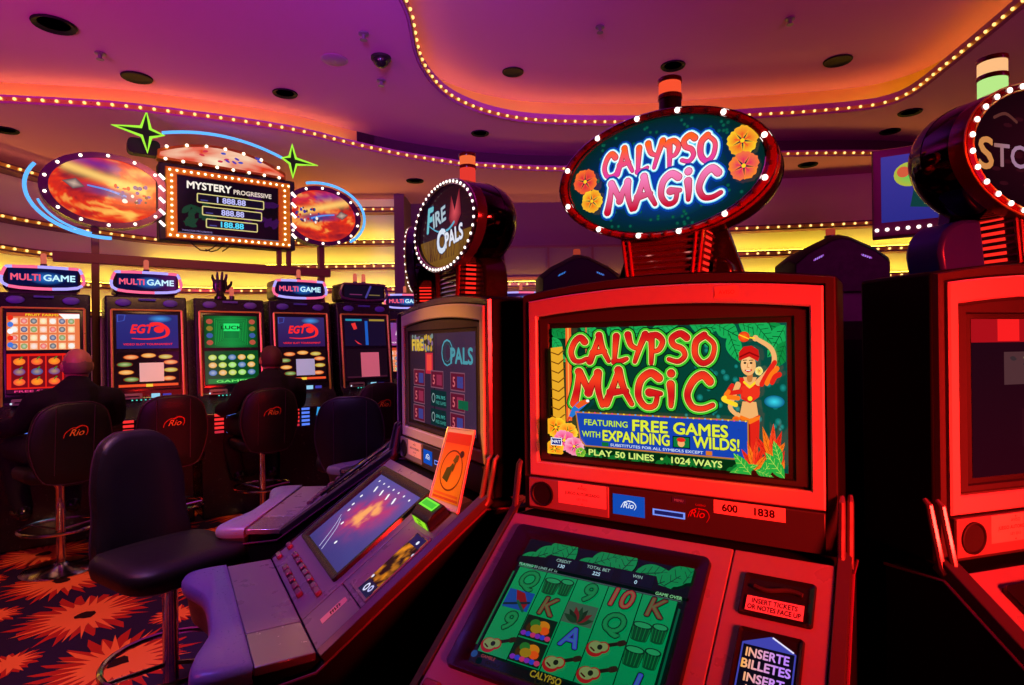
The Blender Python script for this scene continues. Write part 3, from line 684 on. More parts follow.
def art_dark(root, deck=False):
    a = Art(); a.rect(0, 370, 0, 292, rgb(60, 30, 70)); rnd = random.Random(4)
    for k in range(24): a.ell(rnd.uniform(30, 340), rnd.uniform(30, 260), rnd.uniform(8, 24), rnd.uniform(8, 24), (rgb(150, 50, 60), rgb(40, 60, 130), rgb(190, 120, 40))[k % 3])
    if deck: a.build('game_screen', lambda x, y, z: DK(-.2645+min(max(x, 0), 370)*.001, .067+(292-min(max(y, 0), 292))*.001, .0045+z), LIT, root)
    else: a.build('screen', lambda x, y, z: (-.2584+x*.5168/370, .0088-z, VB+.0621+y*.2942/292), LIT, root)

SA, SB, SZ = .245, .140, VB+.690        # oval sign half axes and centre height
def face_calypso(sign):
    a = Art(); w = .2225; h = .1275
    a.fan(ellp(0, 0, w, h, 48), rgb(3, 38, 30), rgb(10, 40, 120)); rnd = random.Random(6)
    a.fan(ellp(.01, -.01, w*.62, h*.72, 40), rgb(6, 46, 60), rgb(16, 60, 190))
    for k in range(90):
        t = rnd.uniform(0, 6.28); r = rnd.uniform(.62, .95); a.ell(w*r*cos(t), h*r*sin(t), .004, .004, rgb(6, 70, 54), rgb(14, 100, 84), n=8)
    top = rgb(255, 120, 30); bot = rgb(222, 40, 150)
    def LY(y0, y1, ca, cb): return [(.022, rgb(10, 60, 160)), (.0125, rgb(120, 230, 250)), (.0085, rgb(255, 250, 255)), (.0025, rgb(150, 12, 30)), (0, lambda x, y: lerp(ca, cb, (y1-y)/(y1-y0)))]
    sp = [(-.128, -.092), (-.096, -.054), (-.048, -.020), (-.022, .018), (.022, .054), (.054, .088), (.092, .130)]
    sp = [(x0-.004, x1-.004) for x0, x1 in sp]
    brushword(a, 'CALYPSO', sp, .014, .056, .0105, LY(.014, .07, rgb(255, 96, 30), rgb(226, 60, 160)), .003)
    brushword(a, 'MAGiC', [(-.122, -.062), (-.060, -.004), (.002, .050), (.054, .080), (.084, .136)], -.068, .066, .0125, LY(-.068, 0, rgb(250, 130, 190), rgb(200, 16, 50)), .002)
    for x, y, r, c1, c2 in ((.178, .040, .031, rgb(255, 208, 40), rgb(240, 90, 40)), (.180, -.012, .030, rgb(255, 140, 40), rgb(230, 50, 90)), (-.175, .010, .030, rgb(255, 120, 40), rgb(220, 40, 60)), (-.158, -.038, .027, rgb(255, 214, 50), rgb(240, 110, 30))): blossom(a, x, y, r, c1, c2, G['yel'], x*9)
    return a
def face_opals(sign):
    a = Art(); w = .2225; h = .1275
    a.fan(ellp(0, 0, w, h, 48), rgb(30, 8, 20), rgb(50, 16, 34)); rnd = random.Random(8)
    a.fan([(w*cos(radians(t))*.98, h*sin(radians(t))*.98) for t in range(190, 352, 6)], rgb(110, 74, 24), rgb(130, 90, 34))
    for k in range(30): x = rnd.uniform(-.15, .15); a.stroke([(x, -.095), (x+rnd.uniform(-.03, .03), -.02)], [.004, .001], rgb(70, 34, 30))
    a.fan([(.03, .02), (.05, .09), (.075, .04), (.11, .10), (.12, .02), (.085, -.012), (.05, -.008)], rgb(110, 20, 40), rgb(220, 80, 90))
    o = (.03, rgb(20, 50, 90))
    a.text('F', -.150, .005, .078, rgb(110, 190, 200), .035, shear=.2, out=o); a.text('IRE', -.092, .012, .046, rgb(170, 190, 200), .03, width=.10, out=o, rot=.12)
    a.stroke([(-.14, .03), (-.06, -.004), (.02, -.012), (.07, .004)], [.003, .009], rgb(90, 170, 200), 5)
    a.text('O', -.062, -.075, .072, rgb(214, 224, 240), .04, out=o); a.text('PALS', .004, -.066, .046, rgb(226, 228, 240), .035, width=.13, out=o, rot=.1)
    return a
def face_stone(sign):
    a = Art(); w = .2225; h = .1275
    a.fan(ellp(0, 0, w, h, 48), rgb(22, 3, 10), rgb(44, 6, 18)); rnd = random.Random(1)
    for k in range(24): a.ell(rnd.uniform(-.16, .16), rnd.uniform(-.07, .07), .012, .004, rgb(50, 10, 20))
    a.stroke([(-.155, .060), (-.125, .070), (-.095, .056)], .006, rgb(90, 44, 40), 4); a.stroke([(-.06, .066), (.0, .080), (.07, .064)], .010, rgb(210, 120, 110), 4)
    c = lambda x, y: lerp(rgb(222, 190, 120), rgb(130, 96, 120), (x+.16)/.2)
    o = (.02, rgb(40, 14, 10))
    a.text('S', -.196, -.040, .060, rgb(206, 134, 74), .022, width=.036, out=o); a.text('TONE', -.156, -.034, .044, lambda x, y: lerp(rgb(150, 100, 90), rgb(160, 120, 150), (x+.16)/.06), .016, width=.185, out=o)
    return a
def face_plain(sign):
    a = Art(); a.fan(ellp(0, 0, .213, .112, 40), rgb(30, 8, 30), rgb(60, 20, 60)); return a

def ex(t, y, k=1.): return (SA*k*cos(t), y, SZ+SB*k*sin(t))
NE = 48
def eloop(k, y, n=NE): return [ex(2*pi*i/n, y, k) for i in range(n)]
def oval_sign(root, facefn, rim, nb, lit, bs):
    m = MB()                                                            # barrel and domed back
    m.loft([eloop(.955, .050), eloop(.985, .066), eloop(.985, .118)], cap0=False, cap1=False)
    sg = m.build('sign_barrel', M['black'] if rim == 'redrim' and facefn is face_calypso else mat('mirror_black_barrel', (.10, .08, .09, 1), .07, 1., noise=.02), root)
    d = MB(); L = []
    for i in range(9):
        a = i/9*pi/2; L.append(eloop(.99*cos(a), .118+.110*sin(a)))
    d.loft(L, cap0=False); d.build('sign_back', mat('deep_black_dome', (.010, .008, .014, 1), .16, coat=.3), sg)
    r = MB(); prof = [(1.0, .058), (1.0, .030), (.985, .023), (.945, .021), (.912, .025), (.905, .031), (.905, .045)]
    r.ring([eloop(k, y) for k, y in prof]); r.build('sign_rim', M[rim], sg)
    MB().tube(eloop(.908, .026), .0022, 6, True).tube(eloop(.998, .026), .0022, 6, True).build('rim_edge', M['gold'] if nb == 34 else M['chrome'], sg)
    for i in range(nb):
        t = 2*pi*(i+.5)/nb
        # even spacing along the ellipse
        t2 = t+.13*sin(2*t)
        p = ex(t2, .0205, .950)
        on = lit(i)
        inst(bulbw_me if on else bulboff_me, 'bulb', sg, p, scale=(bs, bs*.8, bs) if on else (.0052, .003, .0052))
    f = facefn(sg)
    def put(x, y, z):
        q = hypot(x/.2225, y/.1275)
        if q > 1: x, y = x/q, y/q
        return (x, .036-z, SZ+y)
    f.build('sign_face', put, LIT, sg)
    return sg
def tower(root, x, cols, r=.0275, y=.115, z0=1.862, zt=2.010):
    t = MB().lathe([(r*.94, z0-.05), (r*.94, z0+.005), (r, z0+.008), (r, z0+.012)], 20, c=(x, y, 0)).build('tower_lamp', M['black'], root)
    zs = [z0+.012, 1.966, zt-.006]
    for k in range(2):
        MB().lathe([(r*.93, zs[k]), (r*.93, zs[k+1]-.004)], 20, c=(x, y, 0)).build('lamp_lens', cols[k], t)
        MB().lathe([(r, zs[k+1]-.004), (r*1.02, zs[k+1]), (r, zs[k+1]+.006)], 20, c=(x, y, 0)).build('lamp_collar', M['redrim'], t)
    return t

def slot_machine(pos, yaw, label, kind):
    root = empty('slot_machine', (pos[0], pos[1], 0), -radians(yaw), label, 'slot machine')
    F3 = lambda a, b, t: (a, t, b)
    # --- lower body: side profile pulled across
    prof = [(-.40, 0), (.08, 0), (.08, .985), (-.02, .985), (-.045, .975), (-.425, .70), (-.56, .69), (-.575, .55), (-.47, .47), (-.42, .30)]
    MB().prism(prof, -.335, .335, lambda a, b, t: (t, a, b)).build('base_cabinet', M['side'], root, .006)
    for sx in (-1, 1):                                                  # sloping cheek with its rim
        cheek = [(.10, 0), (.10, .962), (-.022, .972), (-.45, .672), (-.575, .66), (-.590, .58), (-.49, .50), (-.44, .30), (-.42, 0)]
        cp = MB().prism(cheek, sx*.337, sx*.366, lambda a, b, t: (t, a, b)).build('side_panel', M['side'], root, .004)
        m = MB(); m.tube([(sx*.368, .10, .964), (sx*.368, -.020, .975), (sx*.368, -.447, .676), (sx*.366, -.572, .664)], .0028, 6)
        m.build('edge_trim', mat('violet_edge_trim', rgb(120, 50, 90), .35), cp)
    for sx in (-1, 1):                                                  # console rim between deck and cheek
        m = MB(); m.loft([[DK(sx*.3435, -.035, -.006), DK(sx*.3435, -.035, .004), DK(sx*.366, -.035, -.004), DK(sx*.366, -.035, -.03)], [DK(sx*.3435, .489, -.006), DK(sx*.3435, .489, .004), DK(sx*.366, .489, -.004), DK(sx*.366, .489, -.03)]])
        m.build('console_rim', M['shell'], root, .002)
        # bent wing that ties the head to the console
        wg = MB()
        for dx, dw in ((.350, .0), (.3625, .014)):
            wg.tube([(sx*dx, .006+dw, VB+.03), (sx*dx, -.004+dw, VB+.020), (sx*dx, -.010+dw, VB-.01), (sx*dx, -.026+dw, .995), (sx*dx, -.034+dw, .984)], [.004, .006, .0065, .0065, .0065], 8)
        wg.build('side_wing', mat('glossy_wing_trim', (.22, .17, .18, 1), .22, .5), root)
    # --- console
    dp = MB(); dp.box(-.342, .1655, 0, .489, -.012, 0, xf=DK); dp.build('console_panel', M['deck'], root, .0025)
    for sa, sb in ((0, .3635), (.3655, .489)):
        dp = MB(); dp.box(.1675, .342, sa, sb, -.012, 0, xf=DK); dp.build('side_console_panel', M['deck'], root, .0025)
    bz = MB(); o = rrect(-.310, .132, .034, .381, .014); i_ = rrect(-.264, .105, .067, .359, .002)
    bz.ring([[DK(u, s, .0) for u, s in o], [DK(u, s, .010) for u, s in rrect(-.308, .130, .036, .379, .013)], [DK(u, s, .010) for u, s in rrect(-.285, .118, .052, .369, .008)], [DK(u, s, .0045) for u, s in i_]])
    bz.build('screen_surround', M['black'], root)
    art_reels(root) if kind == 'calypso' else art_opal_deck(root) if kind == 'opals' else art_dark(root, True)
    kb = MB().add([DK(-.335, .40, .0006), DK(.15, .40, .0006), DK(.15, .484, .0006), DK(-.335, .484, .0006)], [(0, 1, 2, 3)]).build('keypad_plate', M['deck'], root)
    bt = MB(); bt.box(-.019, .019, -.0095, .0095, 0, .014); btm = bt.mesh('button', mat('frosted_button', (.26, .10, .13, 1), .2, coat=.6))
    back = [-.3096, -.2004, -.1457, -.0897, -.0365, .0124, .0744, .1117]; front = [-.3015, -.1709, -.1261, -.0694, -.0143, .0345]
    rows = [(u, .424) for u in back]+[(u, .4645) for u in front]
    for u, s in rows:
        b = inst(btm, 'button', root, DK(u, s, .0), (DB, 0, 0))
        mo = b.modifiers.new('bevel', 'BEVEL'); mo.width = .005; mo.segments = 3
    # --- right-hand side console: printed note slot and bill acceptor
    if kind != 'opals':
        tk = MB(); tk.ring([[DK(u, s, .001) for u, s in rrect(.1945, .3155, .048, .135, .006)], [DK(u, s, .006) for u, s in rrect(.197, .313, .0505, .1325, .005)], [DK(u, s, .001) for u, s in rrect(.205, .305, .058, .126, .003)]])
        tk.add([DK(u, s, .001) for u, s in rrect(.205, .305, .058, .126, .003)], [tuple(range(20))]); to = tk.build('ticket_slot', M['black'], root)
        sl = MB(); sl.tube([DK(.215+.08*k/8, .076+.004*sin(k*.8), .005) for k in range(9)], .004, 6); sl.build('slot_lip', M['shell'], to)
        a = Art(); a.rect(.2065, .3000, -.1270, -.0975, rgb(255, 226, 214)); k_ = rgb(40, 8, 8)
        a.text('INSERT TICKETS', .253, -.1105, .0092, k_, .035, 'c', width=.074); a.text('OR NOTES FACE UP', .253, -.1232, .0092, k_, .035, 'c', width=.086)
        a.build('ticket_label', lambda x, y, z: DK(x, -y, .0065+z), INK, to)
        bl = MB(); bl.ring([[DK(u, s, .001) for u, s in rrect(.2015, .3065, .157, .290, .006)], [DK(u, s, .007) for u, s in rrect(.204, .304, .1595, .2875, .005)], [DK(u, s, .003) for u, s in rrect(.209, .299, .164, .283, .003)]]); bl.add([DK(u, s, .003) for u, s in rrect(.209, .299, .164, .283, .003)], [tuple(range(20))])
        bo = bl.build('bill_acceptor', M['black'], root)
        a = Art(5e-5); vi = rgb(64, 66, 170)
        a.poly([(.212, -.185), (.2555, -.1655), (.296, -.187), (.296, -.279), (.212, -.279)], vi); a.poly([(.2145, -.188), (.2935, -.188), (.2935, -.277), (.2145, -.277)], rgb(10, 8, 22)); a.stroke([(.2585, -.167), (.291, -.1845)], .0028, rgb(225, 220, 255))
        tc = lambda x, y: lerp(rgb(255, 176, 70), rgb(190, 130, 250), (x-.215)/.06)
        a.text('INSERTE', .2535, -.208, .0150, tc, .03, 'c', width=.066); a.text('BILLETES', .2535, -.2285, .0150, tc, .03, 'c', width=.074); a.text('INSERT', .2535, -.250, .014, tc, .03, 'c', width=.06); a.text('NOTES', .2535, -.270, .014, tc, .03, 'c', width=.05)
        a.build('acceptor_window', lambda x, y, z: DK(x, -y, .0036+z), LIT, bo)
    else:
        bx = MB(); P = lambda u, s, n: DK(u, s, n)
        bx.loft([[DK(.185, .060, 0), DK(.300, .060, 0), DK(.300, .060, .030), DK(.185, .060, .030)], [DK(.185, .095, 0), DK(.300, .095, 0), DK(.300, .095, .034), DK(.185, .095, .034)], [DK(.185, .130, 0), DK(.300, .130, 0), DK(.300, .124, .026), DK(.185, .124, .026)]])
        bo = bx.build('bill_acceptor', M['black'], root, .003)
        a = Art(); gl = rgb(120, 240, 60); a.rect(.197, .288, -.094, -.066, gl); a.rect(.205, .280, -.088, -.072, rgb(70, 200, 50)); a.build('acceptor_window', lambda x, y, z: DK(x, -y, .0335+z+(-y-.062)*.09), LIT, bo)
        a = Art(); a.rect(.195, .290, 0, .023, rgb(150, 230, 40)); kk = rgb(10, 40, 6)
        a.text('INSERT', .2425, .0135, .007, kk, .02, 'c'); a.text('NOTES', .2425, .003, .007, kk, .03, 'c'); a.build('acceptor_sign', lambda x, y, z: DK(x, .1305-y*.22+z*2, .002+y+z), LIT, bo)
        pl = MB(); pl.ring([[DK(u, s, .0005) for u, s in rrect(.196, .338, .140, .352, .006)], [DK(u, s, .004) for u, s in rrect(.199, .335, .143, .349, .005)], [DK(u, s, .002) for u, s in rrect(.255, .328, .150, .342, .003)]]); po = pl.build('button_window', M['deck'], root)
        a = Art(5e-5)
        from mathutils import noise
        a.grid(.255, .328, -.342, -.150, lambda x, y: lerp(rgb(30, 8, 18), rgb(235, 140, 30), max(0, noise.fractal(Vector((x*46, y*40, .5)), 1., 2., 4)+.12)*1.1), 16, 36)
        a.rect(.257, .326, -.342, -.306, rgb(24, 18, 60)); a.ell(.282, -.325, .010, .012, rgb(220, 220, 250)); a.ell(.282, -.325, .005, .007, rgb(24, 18, 60)); a.ell(.305, -.321, .009, .010, rgb(190, 190, 240)); a.ell(.305, -.321, .004, .005, rgb(24, 18, 60)); a.rect(.258, .326, -.182, -.152, rgb(28, 24, 80)); a.ell(.300, -.170, .006, .006, rgb(230, 230, 255))
        for x, y in ((.262, -.298), (.33, -.20)): a.ell(x, y, .005, .005, rgb(230, 225, 250))
        a.build('window_art', lambda x, y, z: DK(x, -y, .0024+z), LIT, po)
    lb = Art(); lb.poly([(.236, -.452), (.263, -.452), (.263, -.382), (.259, -.377), (.240, -.377), (.236, -.382)], rgb(255, 190, 170))
    for q in range(5): lb.stroke([(.243, -.424+q*.0065), (.256, -.424+q*.0065)], .0028, rgb(60, 12, 10)); lb.stroke([(.243+.004*(q % 3), -.4215+q*.0065), (.247+.003*(q % 3), -.4215+q*.0065)], .002, rgb(60, 12, 10))
    if kind == 'opals': lb.build('console_sticker', lambda x, y, z: DK(x, -y, .0008+z), INK, root)
    # --- flat tray and bull-nosed wrist rest
    MB().box(-.345, .168, -.572, -.4425, TRAYZ-.02, TRAYZ).build('tray', M['deck'], root, .003)
    MB().box(.170, .345, -.572, -.4425, TRAYZ-.02, TRAYZ).build('side_tray', mat('speckled_silver_tray', (.45, .40, .40, 1), .22, .6, nscale=60, noise=.14), root, .003)
    arm = [(-.350, .574), (-.352, .625), (-.342, .668), (-.315, .690), (-.282, .6965), (-.235, .690), (-.185, .672), (-.13, .652), (-.07, .6435), (.0, .642), (.07, .643), (.135, .6475), (.19, .664), (.245, .684), (.3066, .6925), (.335, .680), (.350, .640), (.350, .574)]
    A2 = spline(arm, 4)
    m = MB()
    m.loft([[(u, -w_, TRAYZ-.030) for u, w_ in A2], [(u*1.006, -w_-.003, TRAYZ-.020) for u, w_ in A2], [(u*1.004, -w_-.002, TRAYZ-.006) for u, w_ in A2], [(u*.985, -(.574+(w_-.574)*.96), TRAYZ+.006) for u, w_ in A2], [(u*.93, -(.580+(w_-.574)*.80), TRAYZ+.010) for u, w_ in A2]])
    m.build('wrist_rest', M['vinyl'], root, smooth=60)
    m = MB(); m.loft([[(u*k, -(w_ if w_ < .58 else .574+(w_-.574)*kk), z) for u, w_ in A2] for z, k, kk in ((TRAYZ-.030, 1., .98), (TRAYZ-.05, .99, .90), (TRAYZ-.11, .985, .82), (TRAYZ-.14, .96, .45), (TRAYZ-.15, .93, .1))]); m.build('front_apron', M['shell'], root, smooth=50)
    m = MB(); m.tube([(-.24, -.56, .34)]+[(.03+.25*cos(t), -.60-.15*sin(t), .34) for t in [pi-k*pi/14 for k in range(15)]]+[(.29, -.56, .34)], .011, 8); m.tube([(-.23, -.57, .34), (-.20, -.43, .34)], .010, 8); m.tube([(.28, -.57, .34), (.24, -.43, .34)], .010, 8); m.build('foot_rail', M['chairbase'], root)
    # --- head
    MB().prism(aloop(.345, .990, VB+.4419, .028), .014, .170, F3).build('head_cabinet', M['side'], root, .006)
    fr = MB(); N = 14
    o1 = aloop(.3228, VB, VB+.4236, .020, N); i1 = aloop(.2994, VB+.0344, VB+.3851, .018, N)
    shr = lambda L, d: [(x-d*(1 if x > 0 else -1), z+(d if z < VB+.1 else -d)) for x, z in L]
    fr.ring([[(x, .014, z) for x, z in o1], [(x, .002, z) for x, z in o1], [(x, -.001, z) for x, z in shr(o1, .003)], [(x, -.001, z) for x, z in shr(i1, -.003)], [(x, .002, z) for x, z in i1], [(x, .012, z) for x, z in i1]]); fr.build('bezel_frame', M['bezel'], root, smooth=25)
    ob = MB(); o0 = aloop(.3425, .992, VB+.440, .027, N); ob.ring([[(x, .015, z) for x, z in o0], [(x, .006, z) for x, z in shr(o0, .002)], [(x, .006, z) for x, z in shr(o1, -.004)], [(x, .015, z) for x, z in shr(o1, -.003)]]); ob.build('outer_shell', M['shell'] if kind in ('calypso', 'stone') else M['darkrim'], root, smooth=25)
    ib = MB()
    scr = [(-.2584, VB+.0621), (.2584, VB+.0621)]+[(-.2584+.5168*i/N, VB+.3563) for i in range(N+1)][::-1]
    j1 = shr(i1, .006); j2 = [(x*1.055, z+(-.013 if z < VB+.1 else .013)) for x, z in scr]; j3 = [(x*1.04, z+(-.010 if z < VB+.1 else .010)) for x, z in scr]
    ib.ring([[(x, .012, z) for x, z in i1], [(x, .012, z) for x, z in j1]], 1); ib.ring([[(x, .005, z) for x, z in j1], [(x, .007, z) for x, z in j2]], 0); ib.ring([[(x, .012, z) for x, z in j1], [(x, .005, z) for x, z in j1]], 1)
    ib.ring([[(x, .007, z) for x, z in j2], [(x, .011, z) for x, z in j3], [(x, .0095, z) for x, z in scr]], 1); ib.build('inner_bezel', [M['shell'], M['groove']], root, smooth=20)
    {'calypso': art_calypso, 'opals': art_opals, 'stone': art_stone}.get(kind, art_dark)(root)
    # --- strip under the screen
    st = MB().box(-.3228, .3228, -.006, .02, .998, VB-.003).build('speaker_strip', M['shell'], root, .002)
    MB().box(-.3215, -.1120, -.009, -.004, 1.004, VB-.004).build('speaker_plate', mat('grey_speaker_plate', (.26, .22, .23, 1), .4), st, .002)
    MB().lathe([(.0295, 0), (.029, .003), (.0265, .0035), (.0245, .001), (.001, .0005)], 28, xf=lambda x, y, z: (-.2829+x, -.009-z, VB-.0406+y)).build('speaker_grille', M['groove'], st)
    a = Art(); a.rect(-.2394, -.1172, -.0555, -.0045, rgb(255, 214, 196)); kk = rgb(40, 10, 10)
    a.text('AVISO', -.178, -.019, .006, kk, 0, 'c'); a.text('JUEGO AUTORIZADO', -.178, -.032, .0062, kk, .02, 'c', width=.088); a.text('LEY 2013', -.178, -.044, .005, kk, 0, 'c'); a.ell(-.178, -.0095, .0015, .0015, kk); a.ell(-.178, -.0515, .0015, .0015, kk)
    a.build('notice_sticker', lambda x, y, z: (x, -.0095-z, VB+y), INK, st)
    a = Art(); a.rect(-.1025, -.0280, -.0625, -.0175, rgb(18, 74, 178)); w = rgb(230, 240, 255)
    a.text('Rio', -.078, -.046, .013, w, .01, shear=.3); a.stroke([(-.083, -.046), (-.076, -.034), (-.066, -.030)], .0015, w, 5); a.stroke([(-.066, -.030), (-.054, -.032), (-.048, -.040), (-.052, -.048)], [.003, .001], w, 5)
    a.build('info_display', lambda x, y, z: (x, -.007-z, VB+y), LIT, st)
    a = Art(); bl = rgb(120, 150, 255); a.rect(-.0105, .0600, -.0525, -.0385, bl); a.rect(-.0065, .0560, -.0497, -.0413, rgb(30, 26, 90)); a.rect(.032, .062, -.020, -.008, rgb(90, 6, 16)); a.text('MENU', .047, -.0165, .005, rgb(210, 40, 50), .01, 'c')
    a.build('card_reader', lambda x, y, z: (x, -.0065-z, VB+y), LIT, st)
    a = Art(); rr = rgb(190, 30, 40); a.text('Rio', .070, -.044, .016, rr, .0, shear=.35); a.stroke([(.066, -.046), (.072, -.033), (.084, -.026)], .0016, rr, 5); a.stroke([(.088, -.026), (.104, -.028), (.110, -.040), (.104, -.052)], [.0022, .001], rr, 5); a.text('CASINO', .092, -.020, .004, rr, 0, 'c')
    a.build('casino_logo', lambda x, y, z: (x, -.0065-z, VB+y), INK, st)
    if kind == 'calypso':
        a = Art(); a.rect(.1192, .2545, -.0300, -.0025, rgb(255, 214, 200)); a.text('600', .136, -.0235, .0145, rgb(50, 8, 8), .04); a.text('1838', .198, -.0235, .0145, rgb(50, 8, 8), .04)
        a.build('number_plate', lambda x, y, z: (x, -.0068-z, VB+y), INK, st)
        a = Art(); a.rect(.125, .172, .410, .432, rgb(250, 196, 170)); a.text('AVISO', .1485, .417, .008, rgb(200, 90, 80), .0, 'c')
        a.build('top_sticker', lambda x, y, z: (x, -.0022-z, VB+y), INK, root)
    # --- ribbed neck, sign, lamp
    nk = MB(); nk.loft([[(-.080, .048, 1.530), (.080, .048, 1.530), (.080, .125, 1.530), (-.080, .125, 1.530)], [(-.094, .048, 1.655), (.094, .048, 1.655), (.094, .125, 1.655), (-.094, .125, 1.655)]])
    no = nk.build('sign_neck', mat('dark_red_neck', (.10, .008, .008, 1), .25, coat=.4), root)
    for k in range(9):
        t = (k+.5)/9; hw = .081+.0145*t; z = 1.530+.125*t
        MB().tube([(-hw, .122, z), (-hw, .044, z), (hw, .044, z), (hw, .122, z)], .0042, 6).build('neck_rib', M['chrome'] if kind == 'opals' else mat('red_lit_chrome_rib', (.62, .20, .19, 1), .2, .9), no)  # red light tint mixed into the chrome colour of the ribs
    for sx in (-1, 1):
        for q in (.55, .66):
            MB().tube([(sx*(q*.110+.006), .041, 1.532), (sx*(q*.129+.008), .041, 1.655)], .0042, 6).build('neck_post', M['redrim'], no)
        MB().add([(sx*.0815, .062, 1.535), (sx*.0815, .112, 1.535), (sx*.0950, .112, 1.65), (sx*.0950, .062, 1.65)], [(0, 1, 2, 3)]).build('neck_lamp', M['red_glow'], no)
    MB().loft([[(-.16, .152, 1.53), (.16, .152, 1.53), (.16, .168, 1.53), (-.16, .168, 1.53)], [(-.10, .152, 1.70), (.10, .152, 1.70), (.10, .19, 1.70), (-.10, .19, 1.70)]]).build('neck_bracket', M['black'], root, .004)
    for u0, u1, zt, mt in {'calypso': ((.095, .142, 1.585, 'black'),), 'stone': ((-.105, -.232, 1.642, 'pod_blue'),), 'opals': ((.10, .172, 1.665, 'black'),)}.get(kind, ()):
        sg_ = 1 if u1 > u0 else -1; w_ = abs(u1-u0); pod = []
        for k in range(13):
            t = k/12*pi/2; pod.append((u0+sg_*w_*cos(t*.98)**.6, 1.53+(zt-1.53)*(.35+.65*sin(t))))
        pod = [(u0, 1.521), (u0+sg_*w_*.92, 1.521)]+pod
        MB().prism(pod, .085, .165, F3).build('speaker_pod', M[mt], root, .008)
    if kind == 'calypso': oval_sign(root, face_calypso, 'redrim', 36, lambda i: i % 3 == 1, .0062)
    elif kind == 'opals': oval_sign(root, face_opals, 'darkrim', 46, lambda i: True, .0044)
    elif kind == 'stone': oval_sign(root, face_stone, 'redrim', 34, lambda i: True, .0056)
    else: oval_sign(root, face_plain, 'darkrim', 34, lambda i: True, .0044)
    if kind == 'calypso': tower(root, 0, (mat('unlit_green_lens', rgb(40, 70, 40), .3), emat('orange_red_lens', rgb(255, 84, 50), .95)))
    elif kind == 'opals': tower(root, 0, (emat('red_lens', rgb(240, 60, 50), .9), emat('coral_lens', rgb(255, 110, 60), .9)))
    elif kind == 'stone': tower(root, -.004, (emat('pale_green_lens', rgb(190, 240, 140), .95), emat('cream_orange_lens', rgb(255, 190, 130), 1.)), .029, .142)
    else: tower(root, 0, (mat('unlit_red_lens', rgb(120, 20, 20), .3), mat('unlit_amber_lens', rgb(140, 50, 20), .3)))
    return root
CX, CY, CR = 1.205, 2.69, 1.66
mM = slot_machine((.3123, 1.3015), 32.681, 'red-lit slot machine under the oval flower-framed sign, dancer on its screen', 'calypso')
mF = slot_machine((-.2361, 1.8743), 60.307, 'slot machine with violet keypad and orange leaflet on its console, round bulb-rimmed sign', 'opals')
mR = slot_machine((1.1003, 1.1776), -16.356, 'red-lit slot machine cut by the right edge, black domed sign with green topped lamp', 'stone')
def ring_pos(az): return (CX-CR*sin(radians(az)), CY-CR*cos(radians(az)))
slot_machine(ring_pos(88.0), 88.0, 'slot machine mostly hidden behind the one with the leaflet, violet wrist rest showing', 'plain')
slot_machine(ring_pos(115.5), 115.5, 'slot machine at the far side of the round bank, only its wrist rest seen', 'plain')
t = empty('bank_plinth', (CX, CY, 0), 0, 'black round plinth in the middle of the ring of machines', 'plinth')
MB().lathe([(.86, 0), (.86, .05), (.80, .08), (.80, 1.40), (.74, 1.46), (.001, 1.46)], 48).build('drum', M['side'], t)
MB().lathe([(.865, .04), (.872, .05), (.865, .06)], 48, cap=False).build('kick_strip', M['chrome'], t)
# leaflet standing on the console of the second machine
lf = empty('leaflet_stand', mF.matrix_world @ Vector((0, 0, 0)), 0, 'orange leaflet in a clear holder leaning on the console of the violet-lit machine', 'leaflet')
lf.location = mF.location; lf.rotation_euler = mF.rotation_euler
BLc, BRc, TLc, TRc = [Vector(p) for p in (DK(.165, .064, .004), DK(.337, .050, .004), (.122, -.014, VB+.078), (.298, -.014, VB+.089))]
nrm = (BRc-BLc).cross(TLc-BLc).normalized()
def LF(x, y, z=0.):
    p = (BLc*(1-x)+BRc*x)*(1-y)+(TLc*(1-x)+TRc*x)*y
    return tuple(p+nrm*z)
a = Art(1.5e-4); a.grid(.05, .95, .07, .93, lambda x, y: lerp(rgb(255, 190, 30), rgb(250, 90, 40), y*1.15), 2, 12); rnd = random.Random(3)
a.rect(.06, .94, .80, .94, rgb(226, 50, 36)); a.rect(.08, .92, .09, .12, rgb(220, 90, 40)); a.rect(.10, .90, .14, .17, rgb(240, 120, 40))
a.frame(ellp(.5, .46, .36, .25, 30), .02, rgb(120, 40, 10)); ol = rgb(80, 84, 16)
a.poly([(.26, .34), (.46, .30), (.52, .44), (.58, .52), (.52, .56), (.44, .50), (.34, .48)], ol); a.fan([(.50, .58), (.58, .66), (.68, .66), (.66, .58), (.58, .55)], rgb(110, 90, 20)); a.ell(.76, .68, .07, .045, rgb(70, 20, 40)); a.stroke([(.60, .56), (.56, .46)], .03, ol)
a.build('leaflet', lambda x, y, z: LF(x, y, .0022+z), art_print('leaflet_paper', .35), lf)
m = MB(); m.loft([[LF(0, 0, -.002), LF(1, 0, -.002), LF(1, 0, .001), LF(0, 0, .001)], [LF(0, 1, -.002), LF(1, 1, -.002), LF(1, 1, .001), LF(0, 1, .001)]])
for e in ((0, 0), (1, 1)): m.tube([LF(e[0], 0, .003), LF(e[0], 1, .003)], .0022, 6)
m.tube([LF(0, 1, .002), LF(1, 1, .002)], .0025, 6); m.tube([LF(0, .0, .003), LF(1, .0, .003)], .004, 6)
m.build('holder', mat('hazy_clear_holder', (.85, .62, .66, 1), .15, coat=.5), lf)

